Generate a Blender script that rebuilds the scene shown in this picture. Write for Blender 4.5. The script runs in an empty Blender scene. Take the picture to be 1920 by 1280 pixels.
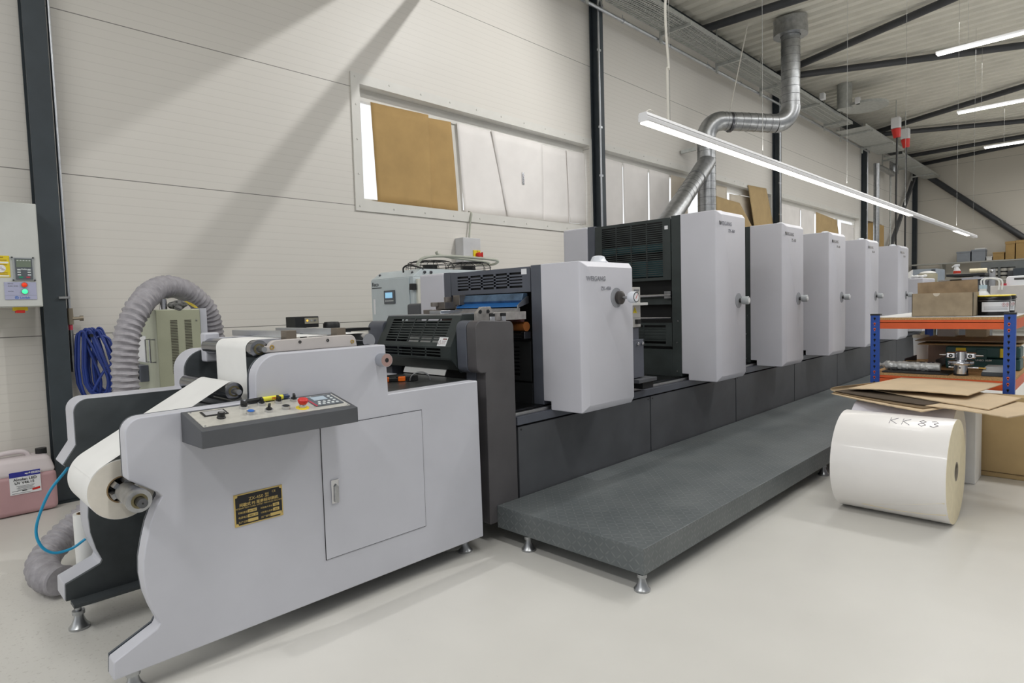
import bpy, bmesh, math, random
from mathutils import Vector, Matrix
random.seed(7)
PI = math.pi
scn = bpy.context.scene
COL = scn.collection

# ------------------------------------------------------------------ materials
def lin(c):
    c = c / 255.0
    return c / 12.92 if c <= 0.04045 else ((c + 0.055) / 1.055) ** 2.4
def rgb(r, g, b): return (lin(r), lin(g), lin(b), 1.0)

class NT:
    def __init__(s, m):
        m.use_nodes = True; s.nt = m.node_tree; s.bsdf = s.nt.nodes['Principled BSDF']
    def n(s, t, **k):
        nd = s.nt.nodes.new(t)
        for a, v in k.items(): setattr(nd, a, v)
        return nd
    def put(s, sock, v):
        if isinstance(v, bpy.types.NodeSocket): s.nt.links.new(v, sock)
        else: sock.default_value = v
    def math(s, op, a, b=None, c=None):
        nd = s.n('ShaderNodeMath', operation=op)
        for i, v in enumerate((a, b, c)):
            if v is not None: s.put(nd.inputs[i], v)
        return nd.outputs[0]
    def mix(s, f, a, b):
        nd = s.n('ShaderNodeMix', data_type='RGBA')
        s.put(nd.inputs[0], f); s.put(nd.inputs[6], a); s.put(nd.inputs[7], b)
        return nd.outputs[2]
    def noise(s, scale, detail=3.0, coord=None, rough=0.55):
        nd = s.n('ShaderNodeTexNoise'); nd.inputs['Scale'].default_value = scale
        nd.inputs['Detail'].default_value = detail; nd.inputs['Roughness'].default_value = rough
        if coord is not None: s.nt.links.new(coord, nd.inputs['Vector'])
        return nd.outputs[0]
    def pos(s): return s.n('ShaderNodeNewGeometry').outputs['Position']
    def xyz(s, v):
        nd = s.n('ShaderNodeSeparateXYZ'); s.nt.links.new(v, nd.inputs[0]); return nd.outputs
    def ramp(s, f, lo, hi):
        nd = s.n('ShaderNodeMapRange'); s.put(nd.inputs[0], f); nd.inputs[1].default_value = lo; nd.inputs[2].default_value = hi
        return nd.outputs[0]
    def bump(s, h, strength=0.3, dist=0.01):
        nd = s.n('ShaderNodeBump'); nd.inputs['Strength'].default_value = strength; nd.inputs['Distance'].default_value = dist
        s.nt.links.new(h, nd.inputs['Height']); s.nt.links.new(nd.outputs[0], s.bsdf.inputs['Normal'])

MATS = {}
def mat(name, col, rough=0.5, metal=0.0, var=0.06, scale=6.0, bump=0.0, bscale=200.0, spec=0.5, emit=None, trans=0.0, alpha=None, coat=0.0):
    if name in MATS: return MATS[name]
    m = bpy.data.materials.new(name); t = NT(m); b = t.bsdf
    c = rgb(*col)
    d = tuple(max(0.0, x * (1 - var * 1.6)) for x in c[:3]) + (1,)
    l = tuple(min(1.0, x * (1 + var)) for x in c[:3]) + (1,)
    n = t.noise(scale, 4.0, t.pos())
    t.put(b.inputs['Base Color'], t.mix(t.ramp(n, 0.3, 0.7), d, l))
    b.inputs['Roughness'].default_value = rough; b.inputs['Metallic'].default_value = metal
    b.inputs['Specular IOR Level'].default_value = spec
    if bump: t.bump(t.noise(bscale, 3.0, t.pos()), bump, 0.002)
    if emit:
        b.inputs['Emission Color'].default_value = rgb(*emit[0]); b.inputs['Emission Strength'].default_value = emit[1]
    if trans: b.inputs['Transmission Weight'].default_value = trans
    if coat: b.inputs['Coat Weight'].default_value = coat
    if alpha is not None: b.inputs['Alpha'].default_value = alpha
    MATS[name] = m
    return m

white   = mat('painted_white_steel', (197, 198, 206), 0.42, var=0.03, scale=3)
whitec  = mat('white_casing', (208, 208, 216), 0.45, var=0.03, scale=2)
rim     = mat('white_edge', (222, 226, 234), 0.4, var=0.03)
dgrey   = mat('dark_grey_paint', (82, 84, 88), 0.5, var=0.10, scale=4, bump=0.08, bscale=500)
dgrey2  = mat('blue_grey_paint', (88, 92, 102), 0.42, var=0.08, scale=5)
brgrey  = mat('warm_grey_paint', (84, 82, 84), 0.55, var=0.08, bump=0.08, bscale=500)
black   = mat('black_paint', (34, 36, 38), 0.5, var=0.15)
vblack  = mat('deep_black', (14, 16, 18), 0.6, var=0.2)
greenbk = mat('green_black_paint', (54, 61, 61), 0.55, var=0.15)
innerd  = mat('inner_dark_plate', (70, 75, 78), 0.55, var=0.2, scale=5)
chrome  = mat('chrome', (205, 205, 208), 0.16, 1.0, var=0.05)
steel   = mat('brushed_steel', (175, 176, 178), 0.35, 1.0, var=0.10, scale=30)
dsteel  = mat('dark_steel', (105, 106, 110), 0.3, 1.0, var=0.10)
alu     = mat('aluminium', (200, 203, 208), 0.32, 1.0, var=0.06)
facest  = mat('face_plate_steel', (208, 206, 198), 0.36, 0.3, var=0.06, scale=40)
galv    = mat('galvanised_steel', (176, 178, 180), 0.33, 0.9, var=0.14, scale=14)
galvd   = mat('galvanised_tray', (180, 182, 178), 0.45, 0.3, var=0.10, scale=14)
brass   = mat('brass', (196, 164, 92), 0.35, 0.6, var=0.08)
paper   = mat('white_paper', (236, 236, 234), 0.55, var=0.02)
cream   = mat('cream_paper_edge', (240, 228, 196), 0.7, var=0.04, scale=20)
rollface= mat('roll_end_paper', (226, 220, 208), 0.7, var=0.03, scale=30)
glossp  = mat('glossy_label_paper', (240, 237, 234), 0.28, var=0.015, scale=3, coat=0.2)
core    = mat('cardboard_core', (150, 126, 92), 0.8, var=0.1)
kraft   = mat('kraft_cardboard', (186, 160, 116), 0.85, var=0.05, scale=5)
kraft2  = mat('window_cardboard', (182, 150, 98), 0.85, var=0.06, scale=4)
kraftp  = mat('pale_cardboard', (206, 184, 152), 0.85, var=0.05, scale=5)
kraftd  = mat('corrugated_edge', (120, 100, 72), 0.9, var=0.3, scale=120)
greyboard = mat('grey_brown_board', (168, 152, 128), 0.85, var=0.12, scale=9)
sheetw  = mat('white_sheet', (240, 236, 233), 0.75, var=0.03, scale=3)
sheetb  = mat('beige_sheet', (214, 204, 188), 0.8, var=0.04, scale=3)
column  = mat('column_paint', (58, 66, 72), 0.5, var=0.08, bump=0.1, bscale=300)
columnd = mat('column_web_paint', (36, 46, 50), 0.55, var=0.08)
tubep   = mat('roof_tube_paint', (60, 62, 66), 0.4, var=0.08)
cabw    = mat('cabinet_light_grey', (206, 208, 204), 0.5, var=0.03)
recoc   = mat('chiller_pale_blue', (198, 208, 212), 0.5, var=0.03)
recob   = mat('chiller_beige', (212, 212, 202), 0.5, var=0.03)
beigec  = mat('olive_cabinet', (170, 172, 148), 0.5, var=0.05, scale=5)
beigel  = mat('olive_cabinet_pale', (190, 194, 176), 0.5, var=0.05)
hoseg   = mat('grey_flex_duct', (160, 157, 162), 0.5, var=0.12, scale=25, bump=0.25, bscale=90)
blueh   = mat('blue_air_hose', (40, 62, 138), 0.38, var=0.10)
cyanh   = mat('cyan_tube', (22, 150, 196), 0.35, var=0.04)
red     = mat('red_plastic', (206, 42, 34), 0.4, var=0.05)
redlamp = mat('red_lamp', (232, 60, 26), 0.3, var=0.03, emit=((240, 60, 20), 0.4))
grnlamp = mat('green_lamp', (70, 230, 140), 0.3, var=0.03, emit=((60, 255, 150), 1.6))
yellow  = mat('yellow_plastic', (232, 208, 40), 0.5, var=0.05)
gold    = mat('gold_plate', (206, 180, 110), 0.45, 0.2, var=0.05)
blackm  = mat('matt_black_plastic', (26, 27, 28), 0.45, var=0.1)
bluep   = mat('blue_plastic', (36, 104, 190), 0.35, var=0.05)
greyp   = mat('grey_plastic', (168, 172, 174), 0.45, var=0.05)
lilac   = mat('lilac_plate', (176, 178, 204), 0.5, var=0.03)
lcd     = mat('lcd_glass', (120, 132, 116), 0.25, var=0.04)
keypadg = mat('keypad_grey', (92, 98, 104), 0.45, var=0.04)
screen  = mat('lit_screen', (150, 200, 232), 0.3, var=0.05, emit=((150, 205, 240), 0.6))
lcdblue = mat('pale_blue_lcd', (176, 192, 204), 0.25, var=0.03)
bluesteel = mat('blue_stained_steel', (92, 116, 142), 0.35, 0.5, var=0.25, scale=12)
bluetray  = mat('blue_ink_tray', (40, 108, 178), 0.35, 0.1, var=0.06)
copper  = mat('copper_roller', (186, 116, 62), 0.35, 0.5, var=0.08)
orange  = mat('orange_beam', (224, 96, 44), 0.5, var=0.06, scale=8)
orangep = mat('orange_grip', (240, 112, 24), 0.45, var=0.05)
blueR   = mat('blue_rack_steel', (34, 78, 168), 0.42, var=0.06)
chip    = mat('chipboard', (196, 156, 106), 0.85, var=0.25, scale=140)
boardtop= mat('grey_board_top', (206, 206, 204), 0.6, var=0.06)
jugw    = mat('white_hdpe', (238, 240, 242), 0.4, var=0.02)
jerryw  = mat('jerrycan_plastic', (218, 208, 210), 0.4, var=0.03)
jerryp  = mat('jerrycan_liquid', (196, 156, 160), 0.4, var=0.06, scale=3)
labelw  = mat('label_white', (236, 237, 240), 0.5, var=0.01)
labelb  = mat('label_blue', (46, 50, 150), 0.5, var=0.02)
inkblk  = mat('ink_black', (28, 28, 30), 0.6, var=0.02)
inkgrey = mat('ink_grey', (110, 112, 118), 0.6, var=0.02)
inkred  = mat('ink_red', (190, 60, 80), 0.6, var=0.02)
inkblue = mat('ink_blue', (56, 110, 190), 0.5, var=0.02)
inkpale = mat('ink_pale', (214, 220, 220), 0.6, var=0.02)
inkviolet = mat('pen_ink', (92, 84, 104), 0.7, var=0.02)
toolgrn = mat('toolbox_green', (34, 78, 78), 0.45, var=0.06)
bluegrey = mat('blue_grey_box', (150, 156, 164), 0.6, var=0.05)
shelfg  = mat('shelf_grey', (186, 186, 180), 0.5, var=0.04)
cablec  = mat('grey_cable', (176, 178, 166), 0.55, var=0.05)
whitecable = mat('white_cable', (214, 210, 200), 0.5, var=0.03)
plastwrap = mat('clear_plastic_wrap', (206, 208, 207), 0.18, 0.1, var=0.14, scale=40, bump=0.4, bscale=60)
dust    = mat('dusty_rag', (112, 112, 110), 0.9, var=0.5, scale=60)
lampbody = mat('luminaire_white', (226, 226, 228), 0.4, var=0.02)
diffuser = mat('lit_diffuser', (255, 255, 250), 0.5, var=0.0, emit=((255, 250, 240), 9.0))
glass = None
m = bpy.data.materials.new('window_glass'); t = NT(m); glass = m
tr_ = t.n('ShaderNodeBsdfTransparent'); gl = t.n('ShaderNodeBsdfGlossy'); gl.inputs['Roughness'].default_value = 0.05
mx = t.n('ShaderNodeMixShader'); mx.inputs[0].default_value = 0.06
t.nt.links.new(tr_.outputs[0], mx.inputs[1]); t.nt.links.new(gl.outputs[0], mx.inputs[2])
t.nt.links.new(mx.outputs[0], t.nt.nodes['Material Output'].inputs[0])

# sandwich panel wall: 1.2 m panels, fine horizontal ribs
def wall_mat(name, col, ribs=True):
    m = bpy.data.materials.new(name); t = NT(m)
    p = t.pos(); o = t.xyz(p)
    zz = t.math('DIVIDE', t.math('SUBTRACT', o[2], 0.02), 1.2)
    seam = t.math('LESS_THAN', t.math('FRACT', zz), 0.0055)
    c = rgb(*col)
    n = t.noise(0.7, 3.0, p)
    base = t.mix(t.ramp(n, 0.3, 0.7), tuple(x * 0.97 for x in c[:3]) + (1,), c)
    fr = t.math('FRACT', t.math('DIVIDE', t.math('SUBTRACT', o[2], 0.02), 0.0667))
    rib = t.math('LESS_THAN', fr, 0.09)
    rib2 = t.math('MULTIPLY', rib, 0.10 if ribs else 0.03)
    base = t.mix(rib2, base, rgb(120, 116, 108))
    base = t.mix(t.math('MULTIPLY', seam, 0.75), base, rgb(70, 68, 62))
    t.put(t.bsdf.inputs['Base Color'], base)
    t.bsdf.inputs['Roughness'].default_value = 0.45
    h = t.math('SUBTRACT', t.math('MULTIPLY', t.math('PINGPONG', fr, 0.5), 0.6), t.math('MULTIPLY', seam, 1.0))
    t.bump(h, 0.25, 0.004)
    return m
wallm = wall_mat('sandwich_panel', (222, 218, 211))
wallf = wall_mat('sandwich_panel_smooth', (214, 208, 196), False)
trimm = mat('window_flashing', (220, 218, 212), 0.45, var=0.02)
ceilm = mat('steel_deck', (216, 213, 202), 0.6, var=0.05, scale=2)

def floor_mat():
    m = bpy.data.materials.new('resin_floor'); t = NT(m); p = t.pos()
    c = t.mix(t.ramp(t.noise(0.9, 4.0, p), 0.3, 0.7), rgb(210, 208, 202), rgb(221, 219, 213))
    sp = t.ramp(t.noise(38.0, 2.0, p), 0.72, 0.80)
    c = t.mix(t.math('MULTIPLY', sp, 0.10), c, rgb(120, 112, 100))
    o = t.xyz(p)
    near = t.math('LESS_THAN', t.math('ADD', t.math('ABSOLUTE', t.math('SUBTRACT', o[0], 0.35)), t.math('ABSOLUTE', t.math('SUBTRACT', o[1], 3.4))), 0.9)
    sp2 = t.math('MULTIPLY', t.ramp(t.noise(60.0, 2.0, p), 0.60, 0.68), near)
    c = t.mix(t.math('MULTIPLY', sp2, 0.18), c, rgb(90, 70, 58))
    t.put(t.bsdf.inputs['Base Color'], c)
    t.put(t.bsdf.inputs['Roughness'], t.math('ADD', 0.26, t.math('MULTIPLY', t.noise(5.0, 3.0, p), 0.18)))
    t.bump(t.noise(120.0, 2.0, p), 0.03, 0.002)
    return m
floorm = floor_mat()

def tread_mat():
    m = bpy.data.materials.new('checker_plate'); t = NT(m)
    p = t.pos(); o = t.xyz(p)
    s = 1 / 0.034
    nn = t.xyz(t.n('ShaderNodeNewGeometry').outputs['True Normal'])
    def loz(ox, oy, sg):
        # rotate 45 deg grid, elongated bumps
        a = t.math('MULTIPLY', t.math('ADD', t.math('ADD', o[0], t.math('MULTIPLY', o[2], t.math('ABSOLUTE', nn[0]))), ox), s)
        b = t.math('MULTIPLY', t.math('ADD', t.math('ADD', o[1], t.math('MULTIPLY', o[2], t.math('ABSOLUTE', nn[1]))), oy), s)
        fa = t.math('SUBTRACT', t.math('FRACT', t.math('MULTIPLY', a, 0.5)), 0.5)
        fb = t.math('SUBTRACT', t.math('FRACT', t.math('MULTIPLY', b, 0.5)), 0.5)
        u = t.math('MULTIPLY', t.math('ADD', fa, t.math('MULTIPLY', fb, sg)), 0.707)
        v = t.math('MULTIPLY', t.math('SUBTRACT', fa, t.math('MULTIPLY', fb, sg)), 0.707)
        d = t.math('ADD', t.math('POWER', t.math('DIVIDE', u, 0.30), 2.0), t.math('POWER', t.math('DIVIDE', v, 0.075), 2.0))
        return t.math('MAXIMUM', t.math('SUBTRACT', 1.0, d), 0.0)
    h = t.math('MAXIMUM', loz(0, 0, 1), loz(0.034, 0.034, 1))
    h = t.math('MAXIMUM', h, t.math('MAXIMUM', loz(0.034, 0, -1), loz(0, 0.034, -1)))
    n = t.noise(3.0, 4.0, p)
    c = t.mix(t.ramp(n, 0.3, 0.7), rgb(90, 96, 98), rgb(110, 115, 116))
    c = t.mix(t.math('MULTIPLY', h, 0.25), c, rgb(150, 152, 150))
    sc = t.ramp(t.noise(45.0, 3.0, p), 0.70, 0.76)
    c = t.mix(t.math('MULTIPLY', sc, 0.25), c, rgb(180, 182, 184))
    t.put(t.bsdf.inputs['Base Color'], c)
    t.bsdf.inputs['Roughness'].default_value = 0.42; t.bsdf.inputs['Metallic'].default_value = 0.15
    t.bump(h, 0.4, 0.003)
    return m
treadm = tread_mat()

# ------------------------------------------------------------------ mesh builder
def off(parent):
    v = Vector((0, 0, 0))
    while parent is not None: v += parent.location; parent = parent.parent
    return v
class MB:
    def __init__(s, mx=None): s.bm = bmesh.new(); s.mx = mx
    def _v(s, p): return s.bm.verts.new(Vector(p))
    def faces(s, vs, fs):
        V = [s._v(p) for p in vs]
        for f in fs:
            try: s.bm.faces.new([V[i] for i in f])
            except ValueError: pass
        return s
    def box(s, x0, x1, y0, y1, z0, z1):
        return s.faces([(x0,y0,z0),(x1,y0,z0),(x1,y1,z0),(x0,y1,z0),(x0,y0,z1),(x1,y0,z1),(x1,y1,z1),(x0,y1,z1)],
                [(3,2,1,0),(4,5,6,7),(0,1,5,4),(1,2,6,5),(2,3,7,6),(3,0,4,7)])
    def hexa(s, p):   # 8 points bottom 4 then top 4
        return s.faces(p, [(3,2,1,0),(4,5,6,7),(0,1,5,4),(1,2,6,5),(2,3,7,6),(3,0,4,7)])
    def bar(s, a, b, w, h, up=(0,0,1)):
        a = Vector(a); b = Vector(b); d = (b - a).normalized(); u = Vector(up)
        r = d.cross(u)
        if r.length < 1e-4: r = d.cross(Vector((1,0,0)))
        r.normalize(); u = r.cross(d).normalized()
        r *= w / 2; u *= h / 2
        return s.hexa([a-r-u, a+r-u, b+r-u, b-r-u, a-r+u, a+r+u, b+r+u, b-r+u])
    def prism(s, pts, ax, a0, a1):
        def P(q, a):
            if ax == 'y': return (q[0], a, q[1])
            if ax == 'x': return (a, q[0], q[1])
            return (q[0], q[1], a)
        n = len(pts); V = [s._v(P(q, a0)) for q in pts] + [s._v(P(q, a1)) for q in pts]
        s.bm.faces.new(V[:n]); s.bm.faces.new(V[n:][::-1])
        for i in range(n):
            j = (i + 1) % n; s.bm.faces.new([V[i], V[j], V[n+j], V[n+i]])
        return s
    def lathe(s, prof, org, axis=(0,0,1), seg=24):
        d = Vector(axis).normalized(); q = d.to_track_quat('Z', 'Y'); org = Vector(org); rings = []
        for r, z in prof:
            if r < 1e-6: rings.append([s._v(org + d * z)]); continue
            rings.append([s._v(org + q @ Vector((r*math.cos(2*PI*i/seg), r*math.sin(2*PI*i/seg), z))) for i in range(seg)])
        for A, B in zip(rings, rings[1:]):
            for i in range(seg):
                j = (i + 1) % seg
                f = [A[i % len(A)], A[j % len(A)], B[j % len(B)], B[i % len(B)]]
                g = []
                for v in f:
                    if v not in g: g.append(v)
                if len(g) > 2:
                    try: s.bm.faces.new(g)
                    except ValueError: pass
        return s
    def cyl(s, a, b, r, r1=None, seg=20):
        a = Vector(a); b = Vector(b); L = (b - a).length; r1 = r if r1 is None else r1
        return s.lathe([(0,0),(r,0),(r1,L),(0,L)], a, b - a, seg)
    def tube(s, a, b, ro, ri, seg=32):
        a = Vector(a); b = Vector(b); L = (b - a).length
        return s.lathe([(ri,0),(ro,0),(ro,L),(ri,L),(ri,0)], a, b - a, seg)
    def sweep(s, path, r, seg=10, rf=None, closed=False, caps=True):
        P = [Vector(p) for p in path]; n = len(P); rings = []; nrm = None
        for i, p in enumerate(P):
            if closed: tg = P[(i+1) % n] - P[i-1]
            else: tg = P[min(i+1, n-1)] - P[max(i-1, 0)]
            tg.normalize()
            if nrm is None:
                nrm = tg.orthogonal().normalized()
            else:
                nrm = (nrm - tg * nrm.dot(tg))
                nrm = nrm.normalized() if nrm.length > 1e-6 else tg.orthogonal().normalized()
            bn = tg.cross(nrm); rg = []
            for k in range(seg):
                a = 2 * PI * k / seg; rr = rf(i, a) if rf else r
                rg.append(s._v(p + (nrm * math.cos(a) + bn * math.sin(a)) * rr))
            rings.append(rg)
        m = n if closed else n - 1
        for i in range(m):
            A = rings[i]; B = rings[(i+1) % n]
            for k in range(seg):
                j = (k + 1) % seg; s.bm.faces.new([A[k], A[j], B[j], B[k]])
        if caps and not closed:
            s.bm.faces.new(rings[0][::-1]); s.bm.faces.new(rings[-1])
        return s
    def ball(s, c, r, sc=(1,1,1), seg=16, half=False):
        c = Vector(c); n = seg // 2; prof = []
        lo = 0 if not half else 0.5
        rings = []
        for i in range(n + 1):
            a = -PI/2 + PI * (lo + (1 - lo) * i / n)
            prof.append((r*math.cos(a), r*math.sin(a)))
        k = len(s.bm.verts); s.bm.verts.ensure_lookup_table()
        s.lathe([(max(p[0], 0), p[1]) for p in prof], (0,0,0), (0,0,1), seg)
        s.bm.verts.ensure_lookup_table()
        for v in s.bm.verts[k:]: v.co = Vector((v.co.x*sc[0], v.co.y*sc[1], v.co.z*sc[2])) + c
        return s
    def patch(s, f, nu, nv, th=0.0):
        # f(u,v) -> point ; optional thickness along -z offset
        for dz, flip in ((0, False), (th, True)) if th else ((0, False),):
            V = [[s._v(Vector(f(i/nu, j/nv)) - Vector((0,0,dz))) for j in range(nv+1)] for i in range(nu+1)]
            for i in range(nu):
                for j in range(nv):
                    q = [V[i][j], V[i+1][j], V[i+1][j+1], V[i][j+1]]
                    s.bm.faces.new(q[::-1] if flip else q)
            if not flip: T = V
            else:
                edge = [(i, 0) for i in range(nu)] + [(nu, j) for j in range(nv)] + [(i, nv) for i in range(nu, 0, -1)] + [(0, j) for j in range(nv, 0, -1)]
                for a in range(len(edge)):
                    p, q = edge[a], edge[(a+1) % len(edge)]
                    s.bm.faces.new([T[q[0]][q[1]], T[p[0]][p[1]], V[p[0]][p[1]], V[q[0]][q[1]]])
        return s
    def text(s, body, size, org, xd, yd, align='LEFT', depth=0.0, bold=0.0):
        # lettering laid on the plane spanned by xd (reading direction) and yd (up)
        cu = bpy.data.curves.new('lettering_curve', 'FONT'); cu.body = body; cu.size = size; cu.align_x = align
        cu.resolution_u = 2; cu.extrude = depth; cu.offset = bold
        ob = bpy.data.objects.new('lettering_source', cu)
        me = bpy.data.meshes.new_from_object(ob)
        xd = Vector(xd).normalized(); yd = Vector(yd).normalized(); zd = xd.cross(yd)
        M = Matrix((xd, yd, zd)).transposed().to_4x4(); M.translation = Vector(org)
        me.transform(M); s.bm.from_mesh(me)
        bpy.data.objects.remove(ob); bpy.data.curves.remove(cu); bpy.data.meshes.remove(me)
        return s
    def build(s, name, m, parent=None, bevel=0.0, segs=2, angle=35, loc=None, keep_normals=False):
        bm = s.bm
        if s.mx is not None: bmesh.ops.transform(bm, matrix=s.mx, verts=bm.verts)
        if not keep_normals: bmesh.ops.recalc_face_normals(bm, faces=bm.faces)
        me = bpy.data.meshes.new(name); bm.to_mesh(me)
        o = bpy.data.objects.new(name, me); COL.objects.link(o)
        if parent is not None:
            o.parent = parent; d = off(parent)
        else:
            if loc is None:
                xs = [v.co for v in bm.verts]
                lo = Vector((min(v.x for v in xs), min(v.y for v in xs), min(v.z for v in xs)))
                hi = Vector((max(v.x for v in xs), max(v.y for v in xs), max(v.z for v in xs)))
                d = Vector(((lo.x+hi.x)/2, (lo.y+hi.y)/2, lo.z))
            else: d = Vector(loc)
            o.location = d
        bm.free()
        me.transform(Matrix.Translation(-d))
        me.polygons.foreach_set('use_smooth', [True] * len(me.polygons))
        me.set_sharp_from_angle(angle=math.radians(angle))
        me.materials.append(m)
        if bevel:
            b = o.modifiers.new('bevel', 'BEVEL'); b.width = bevel; b.segments = segs; b.limit_method = 'ANGLE'; b.angle_limit = math.radians(40)
            b.harden_normals = True
        return o

def thing(name, label, cat, loc, group=None):
    o = bpy.data.objects.new(name, None); COL.objects.link(o); o.location = loc; o.empty_display_size = 0.1
    return tag(o, label, cat, group)
def tag(o, label, cat, group=None, kind='thing'):
    o['label'] = label; o['category'] = cat; o['kind'] = kind
    if group: o['group'] = group
    return o
def struct(o): o['kind'] = 'structure'; return o
def lab(o, s): o['label'] = s; return o
def copy_tree(o, parent=None):
    c = o.copy(); COL.objects.link(c); c.parent = parent
    for ch in [x for x in COL.objects if x.parent == o]: copy_tree(ch, c)
    return c
def bez(pts, n=12):
    # catmull-rom through points
    P = [Vector(p) for p in pts]; P = [P[0]*2 - P[1]] + P + [P[-1]*2 - P[-2]]; out = []
    for i in range(1, len(P) - 2):
        for k in range(n):
            t = k / n; a, b, c, d = P[i-1:i+3]
            out.append(0.5 * ((2*b) + (c-a)*t + (2*a-5*b+4*c-d)*t*t + (3*b-a-3*c+d)*t**3))
    out.append(P[-2]); return out
def resample(path, step):
    P = [Vector(p) for p in path]; out = [P[0].copy()]; acc = 0
    for a, b in zip(P, P[1:]):
        L = (b - a).length
        if L < 1e-9: continue
        d = step - acc
        while d <= L:
            out.append(a.lerp(b, d / L)); d += step
        acc = L - (d - step)
    out.append(P[-1]); return out
def arc2(cx, cz, r, a0, a1, n=8):
    return [(cx + r*math.cos(math.radians(a0 + (a1-a0)*i/n)), cz + r*math.sin(math.radians(a0 + (a1-a0)*i/n))) for i in range(n+1)]

# ================================================================== THE HALL
struct(MB().box(-5, 27.9, -6, 5.82, -0.12, 0).build('floor', floorm))
OPEN = [(3.56, 7.44), (7.69, 14.14), (14.46, 20.80), (21.20, 23.3)]
ZB, ZT = 2.48, 3.67
w = MB(); w.box(-5, 27.7, 5.62, 5.82, 0, ZB); w.box(-5, 27.7, 5.62, 5.82, ZT, 6.6)
xs = [-5] + [v for o in OPEN for v in o] + [27.7]
for i in range(0, len(xs), 2): w.box(xs[i], xs[i+1], 5.62, 5.82, ZB, ZT)
struct(w.build('wall_back', wallm))
struct(MB().box(27.7, 27.9, -6, 5.82, 0, 6.6).build('wall_right', wallf))
# roof deck: trapezoid steel sheets, ribs running away from the back wall
c = MB(); per = 0.29; x = -5.0; prof = []
while x < 27.8:
    prof += [(x, 6.30), (x + per*0.42, 6.30), (x + per*0.52, 6.355), (x + per*0.90, 6.355)]; x += per
prof.append((x, 6.30))
V0 = [c._v((a, -2.2, b)) for a, b in prof]; V1 = [c._v((a, 5.82, b)) for a, b in prof]
for i in range(len(prof) - 1): c.bm.faces.new([V0[i], V0[i+1], V1[i+1], V1[i]])
V2 = [c._v((-5, -2.2, 6.6)), c._v((27.9, -2.2, 6.6)), c._v((27.9, 5.82, 6.6)), c._v((-5, 5.82, 6.6))]
c.bm.faces.new(V2)
struct(c.build('ceiling', ceilm, angle=20))
for i, (a, b) in enumerate(OPEN):
    # window frame and glass set at the back of the opening, steel flashing round it on the room side
    f = MB(); n = max(2, round((b - a) / 1.42))
    f.box(a, b, 5.755, 5.80, ZB, ZB + 0.05); f.box(a, b, 5.735, 5.80, ZT - 0.125, ZT)
    for k in range(n + 1):
        xk = a + (b - a) * k / n; hw = 0.03
        if i == 0 and k == 1: xk = 4.965; hw = 0.085
        f.box(max(a, xk - hw), min(b, xk + hw), 5.755, 5.80, ZB + 0.05, ZT - 0.125)
    wo = struct(f.build('window_%d' % (i+1), trimm))
    MB().box(a + 0.01, b - 0.01, 5.785, 5.789, ZB + 0.03, ZT - 0.03).build('pane', glass, wo)
    f = MB(); y0, y1 = 5.604, 5.619
    f.box(a - 0.10, b + 0.05, y0, y1, ZT, ZT + 0.10); f.box(a - 0.10, b + 0.05, y0, y1, ZB - 0.11, ZB)
    f.box(a - 0.10, a, y0, y1, ZB, ZT); f.box(b, b + 0.05, y0, y1, ZB, ZT)
    f.box(a, b, 5.604, 5.76, ZT - 0.004, ZT); f.box(a, b, 5.604, 5.76, ZB, ZB + 0.004)
    k = a - 0.05
    while k < b:
        for zz in (ZT + 0.06, ZB - 0.06): f.lathe([(0, 0), (0.011, 0), (0.008, 0.007), (0, 0.008)], (k, y0, zz), (0, -1, 0), 8)
        k += 0.42
    for zz in (2.75, 3.1, 3.45): f.lathe([(0, 0), (0.011, 0), (0.008, 0.007), (0, 0.008)], (a - 0.05, y0, zz), (0, -1, 0), 8)
    struct(f.build('trim_%d' % (i+1), trimm))

# steel columns of the hall, each an H section
def hcolumn(xc, label, base=False):
    c = MB(); w = 0.068
    c.box(xc - w, xc + w, 5.468, 5.482, 0.0, 6.28); c.box(xc - w, xc + w, 5.600, 5.612, 0, 6.28)
    c.box(xc - 0.006, xc + 0.006, 5.48, 5.602, 0, 6.28)
    o = c.build('steel_column', column, loc=(xc, 5.54, 0)); tag(o, label, 'column', 'steel columns along the back wall')
    MB().box(xc - w - 0.012, xc + w + 0.012, 5.45, 5.614, 0, 0.018).build('base_plate', columnd, o)
hcolumn(0.862, 'dark grey steel column beside the wall control cabinet and blue hose')
hcolumn(7.566, 'dark steel column standing between the brown-covered window and the silver duct')
hcolumn(14.30, 'dark steel column just beyond the silver ventilation duct')
hcolumn(21.05, 'dark steel column next to the thin silver pipe near the far end')
hcolumn(27.58, 'dark steel column in the far corner of the hall')
tag(MB().box(-5, 27.6, 5.45, 5.60, 6.06, 6.298).build('eaves_beam', columnd), 'long dark steel beam under the roof along the back wall', 'beam')
BR = [((10.55,5.44),(11.09,-1.5),'nearest dark roof tube, running straight out from the wall before the duct'),
      ((13.90,5.44),(11.25,-1.5),'dark roof brace slanting to the camera from behind the duct riser'),
      ((14.06,5.44),(17.47,-1.5),'dark roof brace running from the duct riser under the nearest ceiling lamp'),
      ((21.05,5.44),(17.63,-1.5),'dark roof brace above the two red hanging sockets'),
      ((21.22,5.44),(24.96,-1.5),'dark roof brace just below the second ceiling lamp'),
      ((25.5,5.44),(25.12,-1.5),'dark roof tube just above the farthest ceiling lamp'),
      ((27.55,5.44),(25.28,-1.5),'dark roof brace nearest the far end wall')]
for a, b, l in BR:
    tag(MB().cyl((a[0], a[1], 6.17), (b[0], b[1], 6.17), 0.068, seg=16).build('roof_brace', tubep), l, 'roof brace', 'tubular braces under the roof')
tag(MB().cyl((27.55, 5.40, 5.95), (27.55, -0.8, 0.3), 0.10, seg=16).build('wall_brace', tubep), 'thick dark diagonal tube across the far end wall', 'brace', 'diagonal wall braces')
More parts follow.
